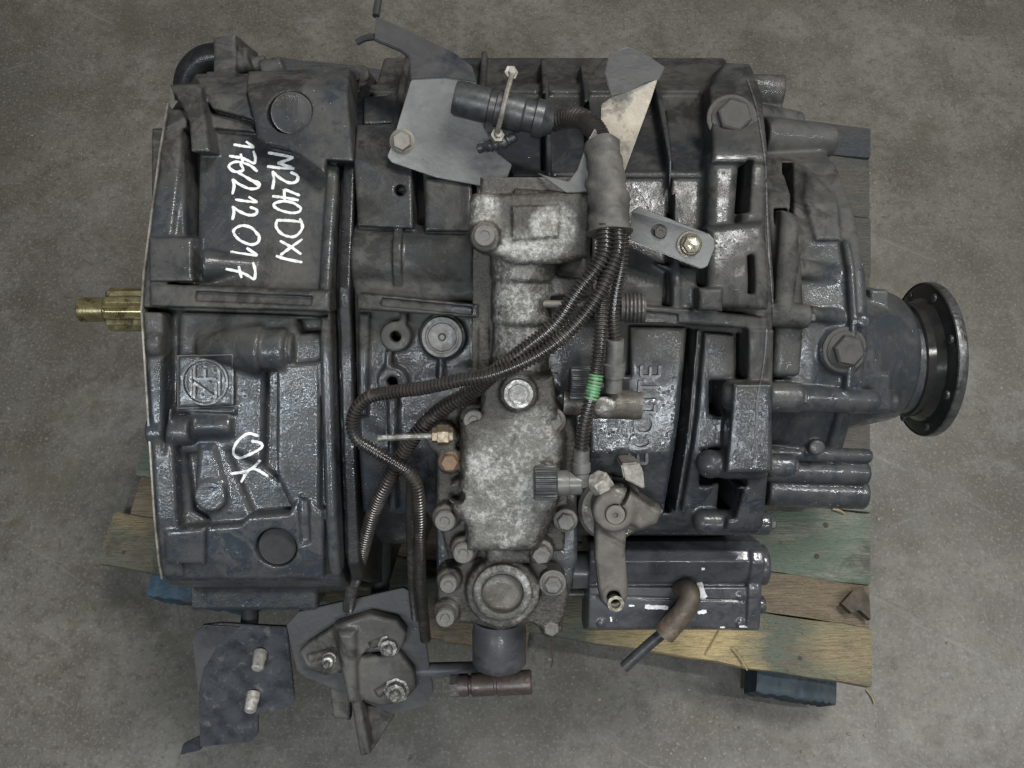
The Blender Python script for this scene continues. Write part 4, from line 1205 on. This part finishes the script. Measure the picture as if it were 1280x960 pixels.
# lower stub shaft housing and cross tube
hous = turned('shaft_housing', gearbox, Vector(P(624, 772, 0.165)), (0, -1, -0.08), [(0, 0), (.0255, 0), (.0255, .012), (.0265, .014), (.0265, .046), (.0245, .049), (0, .049)], M['actuator'], 40, 'dark round housing under the shift cover')
tb = turned('linkage_tube', gearbox, Vector(P(566, 857, 0.125)), (1, 0.05, 0), [(0, 0), (.0085, 0), (.0085, .004), (.0115, .005), (.0115, .016), (.0095, .017), (.0095, .019), (.012, .02), (.012, .042), (.0112, .043), (.0112, .045), (.0125, .046), (.0125, .080), (.011, .082), (.0, .082)], M['pipe_red'], 28, 'rusty red linkage tube below the shift cover', 30)
turned('tube_nut', tb, Vector(P(562, 857, 0.125)), (1, 0.05, 0), [(0, 0), (.0125, .001), (.0125, .010), (0, .011)], M['bolt_dark'], 6, None, 20)
turned('linkage_rod', gearbox, Vector(P(520, 838, 0.075)), (1, 0.03, 0), [(0, 0), (.008, 0), (.008, .085), (0, .085)], M['actuator'], 16)
pipe('wire_end', cover, [(689, 800, .20), (690, 815, .192), (691, 826, .186), (689, 834, .184)], 1.1, M['pipe_red'], 8)

# ---- lever details
LP = Vector(P(768, 640, 0.2245)); r = 12.6 * S(768, 640, .225)
turned('lever_pin', lever, LP, n_up, [(0, 0), (r, 0), (r, .0085), (r * .9, .0098), (r * .26, .0098), (r * .2, .0075), (0, .0075)], M['lever'], 30, None, 30)
bolt(lever, 826, 646, 9, 'plain', 'bolt', z=0.215, tilt=(0.75, -0.5, 0.35), h=1.6, sink=0.008)
turned('clamp_bolt', lever, Vector(P(750, 604, 0.226)), (-0.35, 0.55, .3), [(0, -.01), (.010, -.01), (.010, .006), (.0085, .0075), (0, .0075)], M['stud'], 6, 'pale clamp bolt of the shift lever', 20)
bm = bmesh.new()
plate(bm, [P(x, y, 0.238) for x, y in ((776, 580), (798, 578), (804, 588), (806, 612), (780, 599))], 0.035)
bmesh.ops.bevel(bm, geom=list(bm.edges), offset=0.0015, segments=2, affect='EDGES')
bm_obj('clamp_block', bm, M['tie'], lever, 40)['label'] = 'pale clamp block behind the shift lever'
ring = turned('lever_seat', gearbox, Vector(P(762, 632, 0.195)), n_up, [(0, 0), (.030, 0), (.030, .012), (.027, .016), (0, .016)], M['alu_dirty'], 40)
r9 = 8.6 * S(767, 746, .23)
turned('bush', lever, Vector(P(767, 746, .215)), n_up, [(r9 * .72, 0), (r9, 0), (r9, .0155), (r9 * 1.22, .016), (r9 * 1.2, .0172), (r9 * .74, .0172), (r9 * .72, .016), (r9 * .72, 0)], M['bolt_bright'], 28, None, 30)

# ---- range cylinder details
turned('piston_rod', cylinder, Vector(P(738, 712, 0.060)), (-1, 0.02, 0), [(0, 0), (.020, 0), (.020, .02), (.017, .021), (.017, .028), (.019, .029), (.019, .06), (0, .06)], M['actuator'], 32)
turned('air_pipe', cylinder, Vector(P(738, 742, 0.030)), (-1, 0.0, 0), [(0, 0), (.005, 0), (.005, .05), (0, .05)], M['bolt_dark'], 12)
elb = pipe('hose_elbow', cylinder, [(850, 738, .080), (854, 736, .096), (860, 739, .108), (862, 749, .113), (853, 766, .113), (830, 793, .111)], 13.0, M['hose'], 20, 34, (0.92, 1.1), 'brown rubber elbow on the range cylinder')
pipe('hose', elb, [(842, 782, .111), (818, 800, .106), (780, 834, .100)], 7.0, M['black'], 16, 14, None, 'black hose end leaving the rubber elbow')
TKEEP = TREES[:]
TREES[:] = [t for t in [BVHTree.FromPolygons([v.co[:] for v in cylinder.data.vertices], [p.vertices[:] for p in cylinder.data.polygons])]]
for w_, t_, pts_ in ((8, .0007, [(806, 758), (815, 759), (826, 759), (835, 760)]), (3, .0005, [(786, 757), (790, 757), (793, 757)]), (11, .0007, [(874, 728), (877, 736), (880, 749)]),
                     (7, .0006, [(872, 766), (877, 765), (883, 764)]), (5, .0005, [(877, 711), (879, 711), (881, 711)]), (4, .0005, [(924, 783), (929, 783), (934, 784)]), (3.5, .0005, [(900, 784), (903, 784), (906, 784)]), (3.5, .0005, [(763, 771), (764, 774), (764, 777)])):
    bm = bmesh.new(); ribbon(bm, pts_, w_ * .85, t_, wobble=0.3)  # white blotches paint the glare of the wet surface
    if len(bm.faces): bm_obj('painted_glare', bm, M['white'], cylinder, 60)['label'] = 'white blotch painted as wet glare on the dark cylinder'
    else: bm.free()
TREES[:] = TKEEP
# ------------------------------------------------------------------ sheet brackets bolted to the gear case
def sheet(name, pts, th, mat, parent, label=None, bev=0.0007, cat=None):
    bm = bmesh.new()
    plate(bm, [P(*p) for p in pts], th)
    bmesh.ops.recalc_face_normals(bm, faces=bm.faces)
    es = [e for e in bm.edges if len(e.link_faces) == 2 and e.calc_face_angle(0) > 0.6]
    bmesh.ops.bevel(bm, geom=es, offset=bev, segments=2, affect='EDGES', clamp_overlap=True)
    o = bm_obj(name, bm, mat, parent, 30)
    if label: o['label'] = label
    return o

zb = 0.184
cb = sheet('connector_bracket', [(484, 196, zb), (488, 186, zb), (514, 100, zb), (555, 98, zb), (596, 104, zb), (600, 150, zb), (622, 192, zb), (640, 206, zb), (632, 226, zb), (606, 233, zb), (546, 222, zb), (490, 203, zb)], 0.0035, M['sheet'], gearbox, 'steel bracket sheet that carries the round connector')
fl2 = sheet('flap', [(514, 99, zb - .001), (511, 70, zb - .014), (500, 62, zb - .020), (467, 48, zb - .034), (470, 20, zb - .052), (492, 30, zb - .048), (566, 64, zb - .020), (590, 82, zb - .010), (596, 103, zb - .001), (555, 97, zb - .001)], 0.0035, M['plate_grey'], cb)  # darker grey paints the shading of the down-bent flap
bm = bmesh.new(); path, _ = smooth_path([P(470, 20, .13), P(472, 6, .125), P(474, -6, .12)], 6); tube(bm, path, .0035, 8)
bm_obj('torn_edge', bm, M['plug'], cb); bm = bmesh.new()
path, _ = smooth_path([P(468, 46, .15), P(456, 48, .148), P(446, 53, .146)], 8); tube(bm, path, .0032, 8)
bm_obj('torn_edge', bm, M['plug'], cb)
add_tree(cb.data)
bolt(cb, 503, 177, 12.5, 'flange', 'tie', h=1.0, label='dull yellowish bolt at the corner of the bracket sheet', trees=[TREES[-1]])
turned('spacer', cb, Vector(P(504, 180, zb - .004)), (0, 0, -1), [(0, 0), (.011, 0), (.011, .05), (0, .05)], M['bolt_dark'], 20)
turned('spacer', cb, Vector(P(596, 214, zb - .004)), (0, 0, -1), [(0, 0), (.011, 0), (.011, .05), (0, .05)], M['bolt_dark'], 20)
# strip that folds out from under the wiring sleeve
sheet('bent_strip', [(672, 216, .250), (690, 222, .256), (711, 227, .258), (722, 212, .258), (735, 176, .256), (744, 160, .254), (756, 186, .256), (748, 240, .258), (706, 240, .258)], 0.003, M['sheet'], gearbox, 'bent steel strip beside the wiring sleeve')
tp = sheet('torn_plate', [(752, 130, .176), (764, 121, .176), (790, 112, .176), (822, 99, .174), (814, 124, .176), (778, 222, .184), (764, 205, .184), (752, 160, .180)], 0.003, M['sheet_bright'], gearbox, 'bright triangular steel plate with a torn far edge')
sheet('torn_flap', [(764, 121, .174), (756, 92, .164), (762, 66, .156), (786, 58, .152), (812, 70, .152), (832, 84, .154), (824, 100, .166), (806, 104, .170), (790, 114, .172)], 0.003, M['plate_grey'], tp)
sb = sheet('clip_bracket', [(787, 300, .222), (789, 264, .205), (798, 258, .222), (886, 292, .226), (893, 300, .226), (893, 310, .226), (884, 333, .226), (876, 336, .226)], 0.004, M['sheet'], gearbox, 'small grey bracket plate with two bolts')
add_tree(sb.data)
bolt(sb, 863, 306, 12, 'washer', 'bolt_bright', h=1.0, trees=[TREES[-1]], label='shiny bolt and washer on the small bracket plate')
bolt(sb, 824, 291, 8.5, 'flange', 'bolt_dark', h=1.6, trees=[TREES[-1]], label='small dark bolt on the small bracket plate')
turned('spacer', sb, Vector(P(866, 312, .222)), (0, 0, -1), [(0, 0), (.010, 0), (.010, .035), (0, .035)], M['bolt_dark'], 20)

# ------------------------------------------------------------------ wiring harness
har = empty('wiring_harness', GM, 'black corrugated wiring harness looping over the gearbox, one tube marked with green tape', 'wiring harness')
def conduit(pts, rpx, name='corrugated_tube', pitch=5.0, mat='rubber', label=None, flat=1.0):
    w = [P(*p) for p in pts]
    _, tot = smooth_path(w, 8)
    sm = S(*pts[len(pts) // 2])
    r = rpx * sm
    step = pitch * sm
    nr = int(tot / step)
    path, _ = smooth_path(w, nr * 4 + 1)
    rr = []
    for i in range(len(path)):
        ph = i % 4
        rr.append(r * (1.0 if ph in (1, 2) else 0.74))
    bm = bmesh.new(); tube(bm, path, rr, 12)
    o = bm_obj(name, bm, M[mat], har, 50)
    if label: o['label'] = label
    return o
conduit([(690, 152, .205), (712, 147, .215), (730, 150, .228), (745, 164, .240), (752, 182, .252), (755, 200, .262)], 14, pitch=5.0, label='thick corrugated tube leaving the round connector')
# sleeve of grey tape over the bundle
bm = bmesh.new()
path, _ = smooth_path([P(752, 180, .254), P(756, 212, .264), P(760, 250, .272), (P(763, 292, .280))], 46)
rings = tube(bm, path, [(.0138 + .0034 * (i / 45.0) + (.0006 if (i % 9) < 4 else -.0003)) for i in range(46)], 28)
rn = random.Random(3)
ph = [rn.uniform(0, 6.28) for _ in range(6)]
for i, rg in enumerate(rings):
    for k, v in enumerate(rg):
        t = 2 * math.pi * k / 28
        dd = .0009 * math.sin(3 * t + i * .35 + ph[0]) + .0006 * math.sin(2 * t - i * .22 + ph[1]) + .0005 * math.sin(5 * t + i * .8 + ph[2]) + rn.uniform(-.0002, .0002)
        v.co += (v.co - path[i]).normalized() * dd
bm_obj('tape_sleeve', bm, M['tape'], har, 60)['label'] = 'grey taped sleeve round the cable bundle'
conduit([(772, 282, .286), (772, 310, .290), (764, 335, .292), (745, 373, .294), (714, 411, .294), (670, 445, .294), (620, 467, .290), (576, 475, .282), (529, 485, .268), (490, 490, .256), (462, 496, .250), (445, 512, .246), (440, 532, .242), (447, 550, .240), (465, 562, .240), (490, 577, .242), (512, 592, .240), (522, 612, .234), (525, 650, .215), (525, 690, .19), (527, 745, .14), (532, 800, .10)], 8.6, label='corrugated tube that makes the loop beside the shift cover')
conduit([(756, 280, .288), (752, 322, .292), (722, 364, .292), (695, 404, .290), (657, 436, .286), (620, 464, .276), (592, 488, .262), (551, 512, .250), (524, 538, .242), (504, 567, .234), (486, 600, .226), (466, 643, .200), (447, 712, .150), (438, 745, .100), (434, 775, .060)], 10.0, label='thick corrugated tube running down to the chamfered plate')
conduit([(514, 600, .225), (513, 640, .20), (514, 690, .165), (516, 740, .12), (520, 780, .07)], 6.0, pitch=3.6, label='thin corrugated tube beside the loop')
c3 = conduit([(760, 284, .276), (755, 332, .282), (753, 373, .282), (751, 410, .284), (748, 445, .288), (743, 480, .290), (736, 508, .290), (730, 535, .288), (727, 564, .286)], 9.0, label='corrugated tube with the green tape')
conduit([(780, 286, .276), (777, 330, .276), (771, 362, .274), (767, 395, .272), (769, 426, .268)], 8.0, label='short corrugated tube to the grey plug')
# green tape over two neighbouring stretches of the tube
w = [P(*p) for p in [(745, 468, .2895), (743, 480, .290), (738, 500, .290)]]
path, _ = smooth_path(w, 33); sm = S(743, 480, .29)
bm = bmesh.new(); tube(bm, path, [9.6 * sm * (1.03 if i % 4 in (1, 2) else 0.90) for i in range(33)], 14)
bm_obj('green_tape', bm, M['green'], har, 50)['label'] = 'bright green tape on the tube'
def knurl(org, d, r, ln, n=26):
    bm = bmesh.new()
    m = axis_mtx(org, d)
    rings = []
    for h, k in ((0, .9), (.0012, 1), (ln - .0012, 1), (ln, .9)):
        ring = []
        for i in range(n * 4):
            q = r * k * (1.0 if i % 4 in (0, 1) else .90)
            t = 2 * math.pi * i / (n * 4)
            ring.append(bm.verts.new(m @ Vector((q * math.cos(t), q * math.sin(t), h))))
        rings.append(ring)
    for a, b in zip(rings, rings[1:]):
        for i in range(len(a)): bm.faces.new((a[i], a[(i + 1) % len(a)], b[(i + 1) % len(a)], b[i]))
    bm.faces.new(rings[0][::-1]); bm.faces.new(rings[-1])
    return bm
def connector(px, py, z, d, rpx, lenpx, brpx, blen, lab, bodymat):
    o = Vector(P(px, py, z)); s_ = S(px, py, z); d = Vector(d).normalized()
    c = turned('connector', har, o + d * lenpx * s_ * .9, d, [(0, 0), (brpx * s_, 0), (brpx * s_, blen * s_ * .5), (brpx * s_ * .92, blen * s_ * .52), (brpx * s_ * .92, blen * s_ * .96), (brpx * s_ * .8, blen * s_), (0, blen * s_)], M[bodymat], 28, lab)
    bm_obj('collar', knurl(o, d, rpx * s_, lenpx * s_), M['black'], c, 30)
    return c
c1 = connector(667, 604, .280, (1, 0.0, -.02), 22, 29, 16, 34, 'plug with ribbed black collar on the middle of the shift cover', 'plastic_grey')
turned('cable_boot', c1, Vector(P(727, 560, .284)), (0.01, -1, -.1), [(0, 0), (.0065, 0), (.0065, .012), (.0075, .013), (.0075, .02), (.0062, .021), (.0062, .032), (0, .033)], M['plastic_grey'], 20)
c2 = connector(712, 478, .250, (1, -0.04, -.02), 21, 27, 15, 22, 'plug with ribbed black collar under the green taped tube', 'black')
turned('cable_boot', c2, Vector(P(769, 424, .268)), (0.0, -1, -.2), [(0, 0), (.0075, 0), (.0075, .020), (.009, .021), (.009, .032), (.0075, .033), (.0075, .045), (0, .046)], M['plastic_grey'], 20)
turned('sensor_body', cover, Vector(P(704, 503, .243)), (1, -.04, 0), [(0, 0), (.0105, 0), (.0105, .022), (.013, .023), (.013, .030), (.0125, .031), (.0125, .062), (.0118, .064), (.0118, .067), (0, .067)], M['alu_dirty'], 28, 'stubby sensor pointing to the rear case', 30)
turned('sensor_lug', cover, Vector(P(756, 508, .255)), n_up, [(0, 0), (.009, 0), (.009, .004), (.006, .006), (0, .006)], M['bolt'], 20)
# round connector on the bracket sheet
d0 = Vector(P(690, 152, .205)) - Vector(P(570, 122, .205)); L0 = d0.length; d0.normalize()
s_ = S(620, 135, .205)
cn = turned('connector', har, Vector(P(568, 122, .205)), d0, [(0, 0), (20 * s_, 0), (22 * s_, .003), (22 * s_, .030), (19 * s_, .031), (19 * s_, .036), (23 * s_, .037), (23 * s_, .060), (20 * s_, .062), (20 * s_, .070), (24 * s_, .071), (24 * s_, .078), (17 * s_, .084), (15 * s_, L0 + .003), (0, L0 + .004)], M['black'], 36, 'large round black connector on the bracket sheet', 30)
bm = bmesh.new(); path, _ = smooth_path([P(640, 92, .222), P(633, 118, .228), P(627, 144, .228), P(620, 172, .216)], 40)
tube(bm, path, [.0021 + (.0004 if i % 2 else 0) for i in range(40)], 8)
for q in ((638, 92, .218), (621, 170, .214)):
    turned('nut', cn, Vector(P(*q)), (.3, .2, 1), [(0, -.005), (.0056, -.004), (.0060, .003), (.003, .0035), (.003, .006), (0, .006)], M['tie'], 6, None, 20)
bm_obj('clamp_rod', bm, M['tie'], cn, 40)['label'] = 'pale threaded clamp rod across the round connector'
bm = bmesh.new(); path, _ = smooth_path([P(598, 186, .196), P(612, 182, .200), P(630, 178, .202), P(645, 170, .204)], 24)
tube(bm, path, [.0035 + .0022 * random.random() for i in range(24)], 8)
bm_obj('frayed_braid', bm, M['black'], cn, 60)

# ------------------------------------------------------------------ loose bracket plates in front of the bell housing
mp = empty('mounting_plate', GM, 'chamfered grey steel plate with a cast three bolt bracket, in front of the bell housing', 'mounting plate')
pl = sheet('plate', [(358, 782, .082), (373, 765, .082), (504, 735, .082), (523, 745, .082), (542, 866, .082), (530, 883, .082), (492, 893, .082), (380, 846, .082), (371, 838, .082)], 0.006, M['plate_grey'], mp)
tri = link('tripod_bracket', tripod_me, M['bracket_cast'], mp)
for px, py, rp in ((412, 823, 7), (487, 806, 11.5), (496, 862, 13)):
    c = Vector(P(px, py, tz + .010)); s_ = S(px, py, tz)
    b = turned('bolt', mp, c, (random.uniform(-.03, .03), 0, 1), [(0, 0), (rp * s_ * 1.25, 0), (rp * s_ * 1.25, .002), (rp * s_, .0025), (rp * s_ * .95, .010), (rp * s_ * .55, .0105), (rp * s_ * .55, .017), (rp * s_ * .42, .0185), (0, .0185)], M['bolt'], 8 if rp > 8 else 16, None, 30)
turned('stay', mp, Vector(P(470, 820, .066)), (0.05, 1, -0.25), [(0, 0), (.010, 0), (.010, .16), (0, .16)], M['plug'], 16)
# small worn dimple bolts of the plate corners
for px, py in ((507, 752), (519, 786), (525, 851)):
    turned('rivet', mp, Vector(P(px, py, .0815)), (0, 0, 1), [(0, 0), (.0022, 0), (.0018, .0012), (0, .0014)], M['bolt_dark'], 10)

sp = empty('support_plate', GM, 'small dark blue steel plate with two pale studs, left of the chamfered plate', 'steel plate')
zb2 = 0.045
bp = sheet('plate', [(252, 782, zb2), (276, 779, zb2), (358, 784, zb2), (368, 874, zb2), (362, 884, zb2), (322, 893, zb2), (322, 918, zb2), (314, 927, zb2), (250, 934, zb2), (248, 870, zb2)], 0.006, M['plate_blue'], sp)
sheet('bent_edge', [(240, 800, zb2 + .004), (246, 789, zb2 + .004), (256, 782, zb2 + .003), (300, 784, zb2 + .003), (272, 808, zb2 + .002), (255, 836, zb2 + .002), (248, 870, zb2 + .002)], 0.005, M['plate_grey'], sp)
sheet('foot', [(252, 932, zb2 - .004), (250, 920, zb2 - .004), (228, 931, zb2 - .01), (225, 944, zb2 - .01), (250, 938, zb2 - .006)], 0.005, M['plate_blue'], sp)
for px, py in ((326, 823), (317, 875)):
    turned('stud', sp, Vector(P(px, py - 8, zb2 - .001)), (0.02, -0.55, 0.8), [(0, 0), (.0075, 0), (.0075, .009), (.0068, .0105), (.0066, .020), (.005, .0215), (0, .022)], M['stud'], 20)
turned('stay', sp, Vector(P(310, 820, zb2 - .016)), (0.05, 1, -0.12), [(0, 0), (.010, 0), (.010, .14), (0, .14)], M['plug'], 16)

# ------------------------------------------------------------------ pallet
pal = empty('pallet', Matrix.Identity(4), 'worn wooden pallet with green stained boards and blue blocks under the gearbox', 'pallet')
ZT = 0.140
BL = PW(122, 704, ZT); BR = PW(1090, 856, ZT); TR = PW(1088, 160, ZT)
TL = BL + (TR - BR)
V = (TR - BR); H = V.length; vv = V.normalized()
def vfrac(py):
    """fraction up the right-hand edge for a pixel row"""
    return ((PW(1089, py, ZT) - BR).dot(vv)) / H
def board(u0, u1, v0, v1, z1, th, mat, parent, name='board', skew=0.0, label=None, seed=0):
    rnd = random.Random(seed)
    n = 26
    bm = bmesh.new()
    def q(u, v): return BL + (BR - BL) * u + V * v
    top = []
    for i in range(n + 1):
        u = u0 + (u1 - u0) * i / n
        e0 = rnd.uniform(-.0016, .0016) / H; e1 = rnd.uniform(-.0016, .0016) / H
        row = []
        for v, dz in ((v0 + e0, -.003), (v0 + e0 + .005 / H, 0), (v1 + e1 - .005 / H, 0), (v1 + e1, -.003)):
            p = q(u, v + skew * (u - .5)); row.append((p.x, p.y, z1 + dz + rnd.uniform(-.0006, .0006)))
        top.append(row)
    R_ = []
    for row in top:
        R_.append([bm.verts.new(p) for p in row] + [bm.verts.new((row[3][0], row[3][1], z1 - th)), bm.verts.new((row[0][0], row[0][1], z1 - th))])
    for a, b in zip(R_, R_[1:]):
        for k in range(6):
            bm.faces.new((a[k], b[k], b[(k + 1) % 6], a[(k + 1) % 6]))
    bm.faces.new(R_[0]); bm.faces.new(R_[-1][::-1])
    o = bm_obj(name, bm, mat, parent, 40)
    if label: o['label'] = label
    return o
rows = [(857, 785.5, 'wood_fresh', 'worn yellow board at the near edge'), (731, 642, 'wood_green', None), (640, 572, 'wood_green', None), (570, 490, 'wood_grey', None), (487, 410, 'wood_brown', None), (407, 346, 'wood_grey', None), (345, 272, 'wood_grey', None), (271, 198, 'wood_grey', None), (197, 160, 'wood_blue', None)]
for i, (a, b, m_, lab) in enumerate(rows):
    board(0.0 if i == 0 else 0.012 * (i % 3), 1.0 - 0.0015 * (i % 2), vfrac(a), vfrac(b), ZT - .001 * (i % 2), .022, M[m_], pal, 'board', 0.0012 * ((i * 7) % 3 - 1), lab, i)
board(0.02, 0.998, vfrac(784.5), vfrac(732), ZT - .003, .018, M['wood_brown'], pal, 'board', 0.0, 'sunken dirty board', 40)
# cross boards, blocks and runners underneath
for u0, u1 in ((0.0, .10), (.45, .55), (.90, 1.0)):
    board(u0, u1, .01, .99, ZT - .027, .020, M['wood_grey'], pal, 'cross_board', 0, None, int(u0 * 50) + 60)
for k, (u0, u1) in enumerate(((.055, .185), (.43, .57), (.87, .972))):
    for j, (v0, v1) in enumerate(((-.030, .10), (.45, .56), (.88, .99))):
        board(u0, u1, v0 if k != 1 else max(v0, .02), v1, ZT - .048, .070, M['blue_dirty' if k == 2 else 'blue'], pal, 'block', 0, None, 80 + k * 3 + j)
    board(u0, u1, -.02, .99, .0215, .0205, M['wood_brown'], pal, 'runner', 0, None, 120 + k)
for i, (a_, b_, m_, lab_) in enumerate(rows):
    for u in (0.05, 0.935):
        for f in (0.28, 0.74):
            v = vfrac(a_) * (1 - f) + vfrac(b_) * f
            p = BL + (BR - BL) * (u + random.uniform(-.03, .03)) + V * v
            turned('nail', pal, Vector((p.x, p.y, ZT - .0012)), (random.uniform(-.1, .1), random.uniform(-.1, .1), 1), [(0, 0), (.0034, 0), (.0034, .0010), (.0028, .0014), (0, .0014)], M['rotten'], 10)
# dark splintered wedge on the sunken board
bm = bmesh.new()
ws = [PW(x, y, ZT + .002) for x, y in ((1048, 756), (1062, 740), (1074, 734), (1082, 752), (1084, 776), (1070, 764), (1060, 768))]
c0 = ws[0].copy()
vs = [bm.verts.new((w_ - c0) + Vector((0, 0, random.uniform(-.001, .004)))) for w_ in ws]
f = bm.faces.new(vs); f.normal_update()
if f.normal.z < 0: f.normal_flip()
r_ = bmesh.ops.extrude_face_region(bm, geom=[f]); bmesh.ops.translate(bm, vec=(0, 0, .012), verts=[g for g in r_['geom'] if isinstance(g, bmesh.types.BMVert)])
wd = bm_obj('wood_wedge', bm, M['rotten'], None, 30); wd.location = c0
tag(wd, 'dark splintered wood wedge on the pallet boards near their right end', 'wood wedge')
# ------------------------------------------------------------------ floor and small litter
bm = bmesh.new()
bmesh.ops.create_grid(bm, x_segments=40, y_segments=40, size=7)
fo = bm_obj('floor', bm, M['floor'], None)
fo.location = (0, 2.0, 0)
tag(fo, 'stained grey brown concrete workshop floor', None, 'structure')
del fo['label']; fo['label'] = 'stained grey brown concrete workshop floor'

def straw(px, py, px2, py2, z, r, label):
    a = PW(px, py, z); b = PW(px2, py2, z)
    bm = bmesh.new()
    m = (a + b) / 2 + Vector((0.001, 0.0005, .002))
    path, _ = smooth_path([a - a, m - a, b - a], 8); tube(bm, path, [r * (1 - .06 * i) for i in range(8)], 6)
    o = bm_obj('straw', bm, M['straw'], None); o.location = a
    tag(o, label, 'straw', None, 'straws lying round the near corner of the pallet')
    return o
straw(882, 818, 900, 786, ZT + .002, .0018, 'upper straw lying across the yellow near board')
straw(915, 810, 934, 838, ZT + .002, .0018, 'straw hanging over the edge of the yellow near board')
straw(1083, 862, 1093, 880, .002, .0016, 'pale straw on the concrete off the pallet corner')
straw(1041, 636, 1056, 642, ZT + .002, .0020, 'pale curled splinter on the green stained boards')
rnd = random.Random(5)
bm = bmesh.new()
def chip(x, y, z, r):
    m = Matrix.Translation((x, y, z + r * .25)) @ Matrix.Rotation(rnd.uniform(0, 6.28), 4, 'Z') @ Matrix.Rotation(rnd.uniform(-.4, .4), 4, 'X') @ Matrix.Diagonal((r * rnd.uniform(.7, 1.5), r * rnd.uniform(.5, 1), r * rnd.uniform(.25, .6), 1))
    bmesh.ops.create_icosphere(bm, subdivisions=1, radius=1, matrix=m)
for cx, cy, n, sx, sy, rr in ((1055, 655, 36, 45, 35, .0022), (1140, 200, 40, 90, 110, .0016), (1090, 280, 14, 12, 60, .0022), (890, 900, 40, 160, 40, .002), (760, 830, 18, 60, 50, .002), (1120, 100, 20, 80, 60, .0016), (640, 480, 160, 640, 480, .0015)):
    for _ in range(n):
        p = PW(cx + rnd.gauss(0, sx) if n < 100 else rnd.uniform(0, 1280), cy + rnd.gauss(0, sy) if n < 100 else rnd.uniform(0, 960), 0)
        chip(p.x, p.y, 0, rr * rnd.uniform(.5, 1.6))
o = bm_obj('grit', bm, simple('grit', (0.20, 0.17, 0.13), (0.07, 0.06, 0.05), 30, (0.5, 0.8)), None)
tag(o, 'scattered grit and dirt crumbs on the concrete floor', 'grit', 'stuff')
